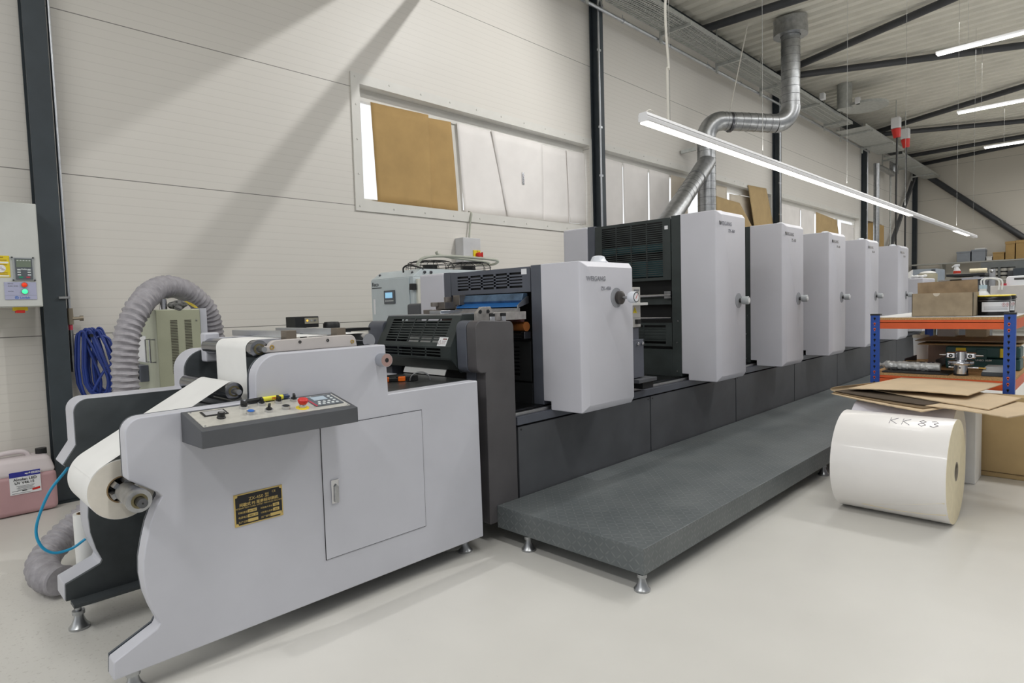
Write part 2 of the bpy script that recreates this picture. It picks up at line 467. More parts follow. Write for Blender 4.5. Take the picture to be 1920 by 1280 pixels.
tag(MB().bar((27.4, 5.46, 5.95), (23.3, 5.46, 2.6), 0.10, 0.12).build('wall_brace', dgrey), 'grey diagonal brace on the back wall under the far cable tray', 'brace', 'diagonal wall braces')

# ------------------------------------------------------------------ services under the roof
def tray(x0, x1, y0, y1, z, name, label, solid=False):
    r = thing(name, label, 'cable tray', ((x0+x1)/2, (y0+y1)/2, z), 'cable trays under the roof')
    t = MB()
    if solid: t.box(x0, x1, y0, y1, z, z + 0.006)
    else:
        k = x0
        while k < x1:
            t.box(k, min(k + 0.028, x1), y0, y1, z, z + 0.004); k += 0.05
        for j in range(5):
            yy = y0 + (y1 - y0) * j / 4; t.box(x0, x1, yy - 0.008, yy + 0.008, z - 0.001, z + 0.005)
    t.box(x0, x1, y0 - 0.003, y0, z, z + 0.07); t.box(x0, x1, y1, y1 + 0.003, z, z + 0.07)
    t.build('tray_body', galvd, r)
    k = x0 + 0.5
    while k < x1:
        b = MB(); b.box(k - 0.02, k + 0.02, y0 - 0.05, 5.36, z - 0.05, z - 0.002); b.box(k - 0.03, k + 0.03, 5.335, 5.36, z - 0.16, z + 0.02)
        b.box(k - 0.012, k + 0.012, 5.335, 5.355, z + 0.02, 6.285)
        b.build('bracket', galvd, r); k += 1.95
    return r
tray(6.6, 17.4, 4.86, 5.32, 5.66, 'cable_tray', 'long perforated galvanised cable tray above the first two windows')
tray(17.6, 21.5, 4.62, 5.30, 5.60, 'cable_tray', 'wide closed grey tray beside the red hanging sockets', True)
tray(21.7, 27.2, 4.70, 5.20, 5.55, 'cable_tray', 'farthest grey tray, ending above the corner column', True)
p = MB(); p.cyl((3.0, 5.40, 5.55), (20.9, 5.40, 5.62), 0.026, seg=12)
k = 4.0
while k < 20.9:
    p.tube((k, 5.40, 5.552 + (k-3)*0.0039), (k + 0.03, 5.40, 5.552 + (k-3)*0.0039), 0.034, 0.02, 12); p.cyl((k, 5.40, 5.57), (k, 5.40, 5.66), 0.004, seg=6); k += 1.35
tag(p.build('compressed_air_pipe', alu), 'long silver pipe running along the back wall below the cable tray', 'pipe')
for xc, l in ((7.515, 'thin silver conduit running down the column nearest the covered windows'), (14.25, 'thin silver conduit running down the column behind the duct'), (21.0, 'thin silver conduit running down the column by the far pipe')):
    q = MB(); zt = 5.60
    q.sweep(bez([(xc, 5.39, zt), (xc + 0.015, 5.42, zt + 0.10), (xc, 5.44, zt + 0.12), (xc - 0.015, 5.445, zt + 0.05), (xc - 0.02, 5.447, zt - 0.2), (xc - 0.02, 5.447, 0.9)], 6), 0.015, 10)
    for zz in (5.0, 3.9, 3.2, 2.2): q.box(xc - 0.04, xc + 0.03, 5.444, 5.466, zz, zz + 0.03)
    tag(q.build('drop_conduit', alu), l, 'pipe', 'conduits down the columns')

# spiral ventilation duct
R = 0.158
d = thing('ventilation_duct', 'silver spiral ventilation duct rising from the press and bending up through the roof', 'duct', (10.37, 5.25, 0.8))
def spiral(path, r, name):
    P = [Vector(p) for p in path]; tg = (P[1] - P[0]); Ln = tg.length; tg.normalize()
    o = MB().cyl(P[0], P[1], r, seg=40).build(name, galv, d, angle=50)
    q = MB(); n1 = tg.orthogonal().normalized(); n2 = tg.cross(n1); k = 0.05
    while k < Ln - 0.03:
        q.sweep([P[0] + tg*(k + 0.018*i/32) + (n1*math.cos(2*PI*i/32) + n2*math.sin(2*PI*i/32))*(r + 0.0008) for i in range(33)], 0.0032, 6); k += 0.135
    q.build('spiral_seam', mat('seam_grey', (118, 120, 122), 0.4, 0.8), o)
A = Vector((10.37, 5.25, 0)); B = Vector((11.60, 4.25, 0)); h = (B - A).normalized()
zt = 4.52
spiral([(10.37, 5.25, 0.8), (10.37, 5.25, 4.20)], R, 'lower_pipe')
e = MB(); cc = Vector((10.37, 5.25, 4.20)) + h * 0.30
e.sweep([cc + (-h * math.cos(t) + Vector((0,0,1)) * math.sin(t)) * 0.30 for t in [PI/2 * i / 10 for i in range(11)]], R + 0.006, 24)
e.build('upper_elbow', galv, d, angle=50)
A1 = cc + Vector((0,0,0.30)); L1 = B - h * 0.30; L1.z = 4.50
spiral([A1, Vector((L1.x, L1.y, 4.46))], R, 'cross_pipe')
c2 = Vector((L1.x, L1.y, 4.46 + 0.30))
MB().sweep([c2 + (h * math.sin(t) - Vector((0,0,1)) * math.cos(t)) * 0.30 for t in [PI/2 * i / 10 for i in range(11)]], R + 0.006, 24).build('lower_elbow', galv, d, angle=50)
spiral([(11.60, 4.25, 4.76), (11.60, 4.25, 6.32)], R, 'riser')
cl = MB().tube((11.60, 4.25, 5.99), (11.60, 4.25, 6.14), 0.285, R + 0.01); cl.tube((11.60, 4.25, 6.14), (11.58, 4.25, 6.29), 0.278, R + 0.01)
cl.build('roof_collar', galv, d, angle=50)
MB().tube(A1 + h*0.12 - Vector((0,0,0.02)), A1 + h*0.16 - Vector((0,0,0.02)), R + 0.016, R).build('hanger_ring', dsteel, d)
MB().sweep([A1 + h*0.14 + Vector((0,0,R)), A1 + h*0.14 + Vector((0.05, -0.32, 1.62))], 0.010, 8).build('hanger_rod', whitecable, d)
MB().cyl((10.36, 5.235, 3.78), (9.85, 5.172, 3.42), 0.152, seg=36).build('branch_upper', galv, d, angle=50)
spiral([(9.87, 5.175, 3.435), (9.2, 5.095, 2.967)], 0.146, 'branch_middle')
MB().sweep([(9.22, 5.097, 2.98), (8.1, 4.96, 2.22)], 0.152, 36).build('branch_lower', galv, d, angle=50)
MB().bar((10.1, 5.60, 3.98), (10.24, 5.38, 4.02), 0.05, 0.06).build('wall_bracket', galvd, d)
# slim second pipe at the far column
q = MB(); q.sweep(bez([(21.5, 5.33, 0.0), (21.5, 5.33, 4.9), (21.52, 5.33, 5.19), (21.8, 5.33, 5.27), (23.4, 5.33, 5.28)], 8), 0.085, 16)
q.cyl((23.4, 5.33, 5.22), (23.4, 5.33, 5.85), 0.10, seg=16)
tag(q.build('slim_duct', galv), 'slim silver pipe climbing beside the far column and turning under the tray', 'duct')
q = MB(); q.cyl((16.1, 4.67, 5.72), (16.1, 4.67, 6.298), 0.16, seg=24)
q.lathe([(0, 0), (0.48, 0), (0.48, 0.06), (0, 0.06)], (16.45, 4.33, 5.75), (0,0,1), 32)
tag(q.build('roof_vent', galvd), 'round galvanised roof outlet with a flat disc beside the cable tray', 'vent')
for (x, y, z, l) in ((18.45, 4.14, 5.60, 'red and white hanging power socket nearer the duct'), (19.8, 4.22, 5.58, 'red and white hanging power socket farther from the duct')):
    r = thing('hanging_socket', l, 'power socket', (x, y, z - 0.2), 'hanging power sockets')
    MB().box(x - 0.10, x + 0.10, y - 0.1, y + 0.1, z - 0.02, z + 0.26).build('socket_housing', lampbody, r, bevel=0.02)
    MB().cyl((x, y, z - 0.02), (x + 0.02, y - 0.02, z - 0.24), 0.11, 0.08, seg=12).build('plug', red, r)
    MB().sweep([(x + 0.02, y - 0.02, z - 0.2), (x + 0.05, y, z - 1.5), (x + 0.08, y, 1.2)], 0.022, 8).build('cable', blackm, r)
    MB().cyl((x, y, z + 0.25), (x, y, 6.30), 0.012, seg=8).build('hanger', galvd, r)
q = MB(); q.sweep([(23.5, 5.42, 5.4), (23.5, 5.42, 2.2)], 0.03, 8)
tag(q.build('wall_conduit', galvd), 'thin vertical conduit on the far part of the back wall', 'pipe')
for x, y, z, l in ((15.0, 4.80, 5.74, 'small white junction box on the room side of the long tray'), (16.0, 4.36, 5.75, 'small white junction box on the round roof outlet')):
    tag(MB().box(x - 0.07, x + 0.07, y - 0.05, y + 0.05, z, z + 0.14).build('junction_box', lampbody, bevel=0.012), l, 'box', 'junction boxes under the roof')

# ------------------------------------------------------------------ luminaires
r = thing('pendant_light', 'long white linear pendant lamp hanging over the press and platform', 'lamp', (8.6, 2.0, 2.40))
def rail(x0, x1):
    pts = [(1.968, 2.404), (1.972, 2.399), (2.028, 2.399), (2.032, 2.404), (2.032, 2.424), (2.028, 2.426), (2.028, 2.430), (2.032, 2.432), (2.024, 2.452), (1.976, 2.452), (1.968, 2.432), (1.972, 2.430), (1.972, 2.426), (1.968, 2.424)]
    return MB().prism(pts, 'x', x0, x1)
rail(3.17, 15.0).build('rail', lampbody, r, bevel=0.003)
MB().box(3.185, 9.72, 1.975, 2.025, 2.392, 2.400).build('diffuser', diffuser, r)
MB().box(12.85, 14.15, 1.975, 2.025, 2.392, 2.400).build('diffuser', diffuser, r)
for x in (3.48, 4.88, 6.98, 9.4, 13.0, 14.7):
    MB().cyl((x, 2.0, 2.45), (x, 2.0, 6.30), 0.0018, seg=6).build('suspension_wire', mat('wire_grey', (150, 150, 146), 0.5), r)
MB().sweep(bez([(3.46, 2.0, 2.45), (3.455, 2.0, 2.75), (3.455, 1.995, 2.77), (3.47, 2.0, 2.80), (3.44, 2.0, 3.1), (3.46, 2.0, 3.6), (3.44, 2.0, 6.30)], 6), 0.008, 8).build('power_cable', whitecable, r)
MB().sweep(bez([(3.20, 2.0, 2.45), (3.23, 2.0, 2.475), (3.28, 2.0, 2.48), (3.36, 2.0, 2.452)], 6), 0.003, 6).build('end_wire', whitecable, r)
for x, ya, l in ((11.57, 2.07, 'nearest lit strip lamp under the roof, over the roof braces'), (15.62, 2.42, 'middle of the three lit strip lamps under the roof'), (19.9, 2.51, 'farthest lit strip lamp under the roof')):
    r = thing('ceiling_light', l, 'lamp', (x, 0.2, 5.0), 'strip lamps under the roof')
    MB().box(x - 0.025, x + 0.025, -1.9, ya, 5.006, 5.045).build('rail', lampbody, r)
    MB().box(x - 0.030, x + 0.030, -1.88, ya - 0.02, 4.985, 5.006).build('diffuser', diffuser, r)
    for yy in (-1.0, ya - 0.4): MB().cyl((x, yy, 5.045), (x, yy, 6.30), 0.0022, seg=6).build('suspension_wire', mat('wire_grey', (150, 150, 146), 0.5), r)

# ================================================================== WEB UNWINDER (front machine)
u = thing('web_unwinder', 'white unwinding unit with side plates and control panel at the head of the press', 'machine', (1.35, 2.85, 0))
front = [(0.741, 0.994), (0.614, 0.993)] + arc2(0.612, 0.938, 0.055, 92, 178, 6) + [(0.557, 0.779), (0.648, 0.713), (0.661, 0.695),
         (0.639, 0.659), (0.617, 0.605), (0.600, 0.540), (0.588, 0.480), (0.585, 0.420), (0.592, 0.352), (0.607, 0.296), (0.628, 0.236), (0.618, 0.219),
         (0.479, 0.155), (0.475, 0.090), (2.222, 0.091), (2.213, 0.950), (1.645, 0.948), (1.638, 1.182)] + arc2(1.12, 1.08, 0.10, 92, 180, 8) + [(1.018, 0.998)]
def inset(pts, cx, cz, k): return [(cx + (x-cx)*k, cz + (z-cz)*k) for x, z in pts]
MB().prism(front, 'y', 2.45, 2.522).build('front_side_plate', white, u, bevel=0.006)
MB().prism(inset(front, 1.4, 0.6, 0.998), 'y', 2.526, 2.536).build('front_liner_plate', mat('liner_grey', (92, 98, 106), 0.4, 0.4), u)
rear = [(0.741, 0.998), (0.614, 0.999)] + arc2(0.592, 0.944, 0.056, 92, 178, 6) + [(0.536, 0.805), (0.486, 0.728), (0.500, 0.716), (0.575, 0.745), (0.60, 0.66),
         (0.580, 0.600), (0.567, 0.550), (0.562, 0.48), (0.566, 0.408), (0.583, 0.33), (0.602, 0.278), (0.594, 0.262), (0.463, 0.212), (0.461, 0.140),
         (2.222, 0.100), (2.213, 0.945), (1.645, 0.945), (1.638, 1.182)] + arc2(1.085, 1.08, 0.10, 92, 180, 8) + [(0.985, 0.998)]
MB().prism(rear, 'y', 3.19, 3.335).build('rear_side_plate', white, u, bevel=0.005)
MB().prism(inset(rear, 1.2, 0.6, 0.994), 'y', 3.172, 3.19).build('rear_liner_plate', innerd, u)
MB().box(0.46, 2.2, 2.55, 3.17, 0.105, 0.13).build('floor_tray', black, u) if False else None
MB().box(1.02, 2.2, 2.55, 3.165, 0.12, 0.92).build('inner_body', innerd, u)
MB().box(0.48, 0.86, 3.10, 3.172, 0.128, 0.142).build('lower_flange', innerd, u)
tb = MB().box(1.655, 2.252, 2.545, 3.165, 0.925, 0.946)
tb.build('table_top', mat('worn_dark_table', (62, 64, 64), 0.32, 0.3, var=0.35, scale=14), u, bevel=0.003)
def foot(parent, x, y, h, s=1.0, name='levelling_foot'):
    MB().lathe([(0, 0), (0.040*s, 0), (0.041*s, 0.010), (0.030*s, 0.022), (0.020*s, 0.045), (0.017*s, 0.062), (0.024*s, 0.064), (0.024*s, 0.080), (0.012*s, 0.081), (0.012*s, h), (0, h)], (x, y, 0), (0,0,1), 24).build(name, galv, parent)
for x, y in ((2.166, 2.545), (0.510, 3.20), (0.545, 2.50), (2.166, 3.24)): foot(u, x, y, 0.13)
# access door with black shadow gap
MB().box(1.286, 1.833, 2.4475, 2.4505, 0.258, 0.847).build('door_gap', inkblk, u)
dr = MB().box(1.2885, 1.8305, 2.4460, 2.4505, 0.2605, 0.8445).build('access_door', white, u)
l = MB().box(1.323, 1.360, 2.439, 2.446, 0.501, 0.607).build('latch', chrome, dr, bevel=0.002)
MB().prism([(1.333, 0.508), (1.352, 0.502), (1.355, 0.575), (1.344, 0.588), (1.335, 0.578)], 'y', 2.432, 2.440).build('latch_lever', steel, l, bevel=0.002) if False else None
MB().prism([(1.333, 0.508), (1.352, 0.502), (1.355, 0.575), (1.344, 0.588), (1.335, 0.578)], 'y', 2.432, 2.440).build('latch_lever', steel, dr, bevel=0.002)
# nameplate
npl = MB().box(0.909, 1.105, 2.4465, 2.4505, 0.510, 0.638).build('nameplate', gold, u, bevel=0.001)
MB().box(0.914, 1.100, 2.4455, 2.4467, 0.515, 0.633).build('nameplate_field', inkblk, npl)
t_ = MB(); F = lambda b, s, x, z, al='CENTER', bo=0.0: t_.text(b, s, (x, 2.4448, z), (1,0,0), (0,0,1), al, 0.0002, bo)
F('ZX-450 型', 0.0185, 1.007, 0.606); F('CE', 0.013, 1.068, 0.616)
F('间歇式 PS 版商标印刷机', 0.0150, 1.007, 0.588, bo=0.0003); F('INTERMITTENT LABEL OFFSET PRINTING MACHINE', 0.0083, 1.007, 0.578)
for k, (a, b) in enumerate((('印刷速度', '印刷最大周长'), ('电源电压', '印刷最大宽度'), ('生产日期', '出厂编号'))):
    F(a, 0.0095, 0.922, 0.560 - k*0.019, 'LEFT'); F(b, 0.0082 if k < 2 else 0.0095, 1.011, 0.560 - k*0.019, 'LEFT')
t_.build('nameplate_lettering', gold, npl)
t_ = MB()
for x0, x1, z in ((0.960, 0.996, 0.558), (0.960, 1.000, 0.539), (0.960, 1.000, 0.520), (1.062, 1.088, 0.558), (1.062, 1.088, 0.539), (1.050, 1.098, 0.520)):
    MB().box(x0, x1, 2.4449, 2.4455, z, z + 0.0125).build('value_field', gold, npl)
for x, z in ((0.917, 0.517), (1.097, 0.517), (0.917, 0.631), (1.097, 0.631)):
    MB().lathe([(0, 0), (0.006, 0), (0.006, 0.0006), (0, 0.0012)], (x, 2.4455, z), (0,-1,0), 12).build('rivet', gold, npl)
t_ = MB()
for b, x, z in (('50-180', 0.978, 0.5605), ('380V  3P', 0.980, 0.5415), ('380', 1.075, 0.5605), ('450', 1.075, 0.5415)): t_.text(b, 0.0095, (x, 2.4444, z), (1,0,0), (0,0,1), 'CENTER')
t_.build('nameplate_stamping', inkblk, npl)
# control panel on the front plate
cp = MB().prism([(2.45, 0.880), (2.242, 0.884), (2.242, 0.946), (2.45, 0.992)], 'x', 0.738, 1.352).build('control_panel', dgrey, u, bevel=0.003)
sx = Vector((1, 0, 0)); sy = Vector((0, 0.208, 0.046)).normalized(); sn = sx.cross(sy)
def on(x, y, h=0.0):    # point on the slanted top
    return Vector((x, y, 0.946 + (y - 2.242) * 0.046 / 0.208)) + sn * h
def slab(name, m, x0, x1, y0, y1, h0, h1, parent, bev=0.0):
    return MB().hexa([on(x0,y0,h0), on(x1,y0,h0), on(x1,y1,h0), on(x0,y1,h0), on(x0,y0,h1), on(x1,y0,h1), on(x1,y1,h1), on(x0,y1,h1)]).build(name, m, parent, bevel=bev)
slab('face_plate', facest, 0.756, 1.335, 2.272, 2.430, 0, 0.002, cp)
slab('display_bezel', blackm, 0.792, 0.878, 2.364, 2.414, 0.002, 0.005, cp)
slab('display_window', mat('grey_display', (170, 170, 172), 0.3, var=0.02), 0.799, 0.871, 2.370, 2.408, 0.005, 0.006, cp)
def on_cyl(name, m, x, y, prof, parent=cp, seg=20): return MB().lathe(prof, on(x, y), sn, seg).build(name, m, parent)
MB().lathe([(0,0),(0.0155,0),(0.0155,0.004),(0.0135,0.006),(0.0125,0.022),(0,0.022)], on(0.839, 2.334, 0.002), sn, 14).build('speed_dial', blackm, cp)
on_cyl('dial_cap', steel, 0.839, 2.334, [(0,0.0225),(0.008,0.0225),(0.008,0.025),(0,0.025)])
RINGP = [(0,0.002),(0.0155,0.002),(0.0155,0.012),(0.0125,0.013),(0,0.013)]
for x, y, a in ((0.947, 2.398, 50), (1.021, 2.408, 20), (1.015, 2.329, 0), (1.089, 2.406, 30), (1.153, 2.404, 10)):
    on_cyl('switch_collar', chrome, x, y, RINGP)
    q = MB().lathe([(0,0.013),(0.012,0.013),(0.011,0.017),(0,0.018)], on(x, y), sn, 16)
    dd = (sx * math.cos(math.radians(a+60)) + sy * math.sin(math.radians(a+60)))
    q.bar(on(x, y, 0.022) - dd*0.014, on(x, y, 0.022) + dd*0.014, 0.009, 0.018, sn)
    q.build('selector_switch', blackm, cp, bevel=0.001)
for x, y, m_, n_ in ((0.946, 2.331, bluep, 'blue_push_button'), (1.085, 2.333, blackm, 'black_push_button')):
    on_cyl('switch_collar', chrome, x, y, [(0,0.002),(0.0160,0.002),(0.0160,0.014),(0.0135,0.015),(0,0.015)])
    on_cyl(n_, m_, x, y, [(0,0.015),(0.0128,0.015),(0.0120,0.0165),(0,0.017)])
on_cyl('stop_legend', yellow, 1.147, 2.318, [(0,0.002),(0.026,0.002),(0.026,0.003),(0,0.003)], seg=28)
on_cyl('stop_collar', chrome, 1.147, 2.318, [(0,0.003),(0.014,0.003),(0.014,0.018),(0,0.018)])
lab(on_cyl('emergency_stop', red, 1.147, 2.318, [(0,0.018),(0.013,0.018),(0.017,0.022),(0.0205,0.030),(0.0205,0.036),(0.017,0.040),(0,0.041)], seg=28), 'red mushroom emergency stop button')
kp = slab('keypad_unit', keypadg, 1.198, 1.322, 2.303, 2.418, 0.002, 0.006, cp)
slab('keypad_screen', lcdblue, 1.222, 1.283, 2.362, 2.404, 0.006, 0.007, cp)
slab('keypad_stripe', inkred, 1.199, 1.206, 2.303, 2.418, 0.006, 0.0066, cp)
q = MB()
for i in range(5): q.lathe([(0,0.006),(0.0068,0.006),(0.006,0.008),(0,0.008)], on(1.222 + i*0.020, 2.320), sn, 12)
for i in range(3): q.lathe([(0,0.006),(0.0068,0.006),(0.006,0.008),(0,0.008)], on(1.302, 2.345 + i*0.024), sn, 12)
for i in range(3): q.lathe([(0,0.006),(0.0068,0.006),(0.006,0.008),(0,0.008)], on(1.232 + i*0.022, 2.341), sn, 12)
q.build('keypad_button', inkpale, cp)
q = MB(); q.text('FAST', 0.010, on(1.212, 2.408, 0.0062), sx, sy, 'LEFT', 0.0002)
q.build('keypad_lettering', inkpale, cp)
q = MB()
for x, y in ((0.764, 2.279), (1.327, 2.279), (0.764, 2.423), (1.327, 2.423)): q.lathe([(0,0.002),(0.004,0.002),(0.003,0.004),(0,0.004)], on(x, y), sn, 10)
q.build('panel_screw', steel, cp)
# upper roller carriage
up = [(1.100, 1.180), (1.106, 1.210)] + arc2(1.150, 1.195, 0.036, 160, 92, 4) + [(1.48, 1.236)] + arc2(1.50, 1.205, 0.030, 85, 10, 4) + [(1.535, 1.180)]
MB().prism(up, 'y', 2.527, 2.556).build('carriage_plate', mat('grey_beige_plate', (196, 190, 186), 0.45, var=0.04), u, bevel=0.004)
MB().prism(up, 'y', 3.17, 3.20).build('carriage_plate', white, u, bevel=0.004)
for x, z, rr in ((1.128, 1.202, 0.010), (1.253, 1.217, 0.0065), (1.385, 1.216, 0.0065), (1.509, 1.203, 0.009)):
    MB().lathe([(rr*0.5, 0), (rr, 0), (rr, 0.003), (rr*0.55, 0.003), (rr*0.5, -0.002), (0, -0.002)], (x, 2.527, z), (0,-1,0), 16).build('carriage_bolt', brass if rr > 0.008 else blackm, u)
def roller(name, m, x, z, r, y0, y1, end=True):
    o = MB().cyl((x, y0, z), (x, y1, z), r, seg=32).build(name, m, u)
    if end:
        MB().tube((x, y0 - 0.004, z), (x, y0, z), r * 0.62, r * 0.42).build('bearing_ring', mat('dull_brass', (120, 112, 84), 0.4, 0.5), u)
    MB().cyl((x, y0 - 0.05, z), (x, y1 + 0.05, z), r * 0.30, seg=14).build('roller_shaft', steel, u)
    return o
roller('upper_guide_roller', mat('polished_roller', (150, 151, 155), 0.2, 1.0, var=0.05), 1.090, 1.196, 0.038, 2.562, 3.13)
roller('lower_guide_roller', mat('polished_roller', (150, 151, 155)), 0.985, 1.030, 0.036, 2.580, 3.14)
roller('rubber_roller', black, 1.055, 0.905, 0.030, 2.56, 3.15, False)
MB().box(0.965, 0.99, 2.57, 3.165, 0.962, 0.985).build('cross_bar', alu, u)
MB().cyl((0.93, 2.60, 0.958), (0.945, 3.15, 0.94), 0.014).build('white_tube', rim, u)
MB().box(1.06, 1.13, 3.10, 3.165, 1.12, 1.26).build('roller_bracket', white, u, bevel=0.01)
for x, ya in ((1.225, 3.165), (1.465, 3.20)):
    MB().box(x - 0.013, x + 0.013, 2.615, ya, 1.238, 1.266).build('idler_bar', alu, u, bevel=0.003)
    MB().box(x - 0.022, x + 0.024, 2.545, 2.60, 1.228, 1.268).build('bar_block', mat('bronze_block', (126, 116, 104), 0.45, 0.5, var=0.05), u, bevel=0.002)
MB().lathe([(0.011, 0), (0.031, 0.0), (0.031, 0.052), (0, 0.052)], (1.608, 2.398, 1.113), (0,1,0), 28).build('feed_collar', alu, u)
MB().lathe([(0.0105, 0), (0.0295, 0), (0.0295, -0.0006), (0.0105, -0.0006)], (1.608, 2.398, 1.113), (0,1,0), 28).build('collar_face', mat('turned_face', (186, 156, 150), 0.35, 0.5), u)
MB().lathe([(0, 0.002), (0.0105, 0.002), (0.0105, 0.001), (0, 0.001)], (1.608, 2.398, 1.113), (0,1,0), 16).build('collar_bore', blackm, u)
MB().cyl((1.62, 2.56, 1.20), (1.62, 3.1, 1.20), 0.034).build('press_roller', chrome, u)
# mandrel holding the paper roll
mx_, mz_ = 0.573, 0.714
sh = MB().cyl((mx_, 2.345, mz_), (mx_, 3.165, mz_), 0.0165, seg=24).build('mandrel', dsteel, u)
MB().lathe([(0.020, 0), (0.0395, 0), (0.0405, 0.004), (0.0405, 0.022), (0.034, 0.05), (0.036, 0.066), (0.036, 0.10), (0.020, 0.10)], (mx_, 2.385, mz_), (0,1,0), 32).build('bearing_housing', steel, sh)
MB().lathe([(0.0175, -0.002), (0.024, -0.002), (0.026, -0.001), (0.026, 0.004), (0.0175, 0.004)], (mx_, 2.385, mz_), (0,1,0), 28).build('ball_bearing', mat('dull_brass', (120, 112, 84), 0.4, 0.5), sh)
q = MB().cyl((mx_, 2.48, mz_), (mx_, 2.56, mz_), 0.034, seg=28)
for k in range(6):
    a = k * PI / 3 + 0.3; q.bar((mx_ + 0.036*math.cos(a), 2.56, mz_ + 0.036*math.sin(a)), (mx_ + 0.036*math.cos(a), 2.92, mz_ + 0.036*math.sin(a)), 0.02, 0.014, (math.cos(a), 0, math.sin(a)))
q.build('expanding_chuck', steel, sh)
MB().lathe([(0, 0), (0.003, 0), (0.003, 0.002), (0, 0.002)], (mx_, 2.343, mz_), (0,1,0), 10).build('centre_hole', blackm, sh)
# paper roll on the mandrel with its web
RR = 0.110; ya, yb = 2.605, 2.940
pr = thing('paper_roll', 'white paper roll held on the mandrel of the unwinder, its web running up', 'paper roll', (mx_, 2.77, mz_ - RR))
MB().tube((mx_, ya, mz_), (mx_, yb, mz_), RR, 0.049, 64).build('wound_paper', paper, pr)
q = MB()
MB().tube((mx_, ya - 0.0006, mz_), (mx_, ya - 0.0001, mz_), RR - 0.001, 0.050, 64).build('roll_end', rollface, pr)
MB().tube((mx_, ya - 0.001, mz_), (mx_, yb, mz_), 0.0505, 0.0455, 32).build('core', core, pr)
# web: tangent from the roll to the lower roller, under it, then over the upper roller
c1 = Vector((mx_, mz_)); r1 = RR + 0.001; c2_ = Vector((0.985, 1.030)); r2 = 0.0368
dv = c2_ - c1; D = dv.length; base = math.atan2(dv.y, dv.x); al = base + math.acos((r1 - r2) / D)
path = [(c1.x + r1*math.cos(a), c1.y + r1*math.sin(a)) for a in [al + 0.5 - 0.5*i/5 for i in range(6)]]
path += [(c2_.x + r2*math.cos(a), c2_.y + r2*math.sin(a)) for a in [al + (-0.35 - al)*i/10 for i in range(11)]]
path += [(1.030, 0.965), (1.037, 0.945), (1.046, 0.960), (1.0505, 1.03)]
path += [(1.090 + 0.0392*math.cos(a), 1.196 + 0.0392*math.sin(a)) for a in [PI - PI/2*i/8 for i in range(9)]]
path += [(1.60, 1.2362), (1.66, 1.235)]
w = MB(); A_ = [w._v((x, ya + 0.002, z)) for x, z in path]; B_ = [w._v((x, yb - 0.002, z)) for x, z in path]
for i in range(len(path) - 1): w.bm.faces.new([A_[i], B_[i], B_[i+1], A_[i+1]])
w.build('paper_web', paper, pr, angle=50)

# things lying on the unwinder
mk = thing('marker_pen', 'yellow marker pen with black cap lying at the back of the control panel', 'pen', (1.06, 2.44, 0.99))
a = Vector((0.972, 2.436, 1.002)); b = Vector((1.150, 2.436, 1.002)); e = (b - a).normalized()
MB().lathe([(0,0),(0.006,0),(0.0085,0.012),(0.0095,0.05),(0.0095,0.058),(0,0.058)], a, e, 16).build('cap', blackm, mk)
MB().lathe([(0,0.058),(0.0095,0.058),(0.0095,0.15),(0,0.15)], a, e, 16).build('barrel', mat('marker_yellow', (232, 226, 70), 0.4, var=0.03), mk)
MB().lathe([(0,0.15),(0.0097,0.15),(0.0097,0.172),(0.006,0.178),(0,0.178)], a, e, 16).build('end_plug', mat('marker_navy', (50, 66, 96), 0.4, var=0.03), mk)
q = MB(); q.text('770', 0.012, (1.073, 2.4258, 0.998), (1,0,0), (0,0,1), 'LEFT', 0.0003, 0.0004); q.build('lettering', red, mk)
pl = thing('locking_pliers', 'black and orange locking pliers lying on the dark unwinder table', 'tool', (1.97, 2.80, 0.9465))
q = MB(); q.bar((1.86, 2.87, 0.957), (1.955, 2.80, 0.960), 0.026, 0.020); q.build('handle', blackm, pl, bevel=0.004)
q = MB(); q.bar((1.835, 2.888, 0.959), (1.876, 2.858, 0.959), 0.032, 0.026); q.bar((1.915, 2.829, 0.961), (1.948, 2.805, 0.961), 0.034, 0.027); q.build('grip', orangep, pl, bevel=0.005)
q = MB(); q.bar((1.95, 2.80, 0.960), (2.00, 2.76, 0.964), 0.03, 0.03); q.bar((1.905, 2.835, 0.972), (1.945, 2.81, 0.975), 0.012, 0.012); q.build('jaw_block', blackm, pl, bevel=0.003)
q = MB(); q.sweep([(1.995 + 0.055*math.cos(t)*0.8, 2.735 - 0.055*math.cos(t)*0.6, 0.951 + 0.046*math.sin(t)) for t in [PI*i/14 for i in range(15)]], 0.0045, 8); q.build('strap', steel, pl)

pl.location.x += 0.05
# cyan air tube looping from the rear plate to the floor side
tag(MB().sweep(bez([(0.535, 3.245, 0.725), (0.510, 3.26, 0.685), (0.45, 3.30, 0.59), (0.405, 3.34, 0.45), (0.412, 3.34, 0.365), (0.455, 3.335, 0.315), (0.52, 3.33, 0.315), (0.575, 3.325, 0.345)], 10), 0.006, 10).build('air_tube', cyanh),
    'thin cyan air tube looping out at the left end of the unwinder', 'tube')

# ================================================================== PRESS LINE
# platform of checker plate
pf = thing('operator_platform', 'long dark checker plate step platform along the press on small feet', 'platform', (6.6, 2.02, 0))
tread = MB().box(2.374, 11.2, 1.529, 2.497, 0.088, 0.214); tread.build('deck', treadm, pf, bevel=0.003)
for x in (2.405, 4.9, 7.4, 9.9):
    for y in (1.56, 2.287): foot(pf, x, y, 0.10, 0.95, 'platform_foot')

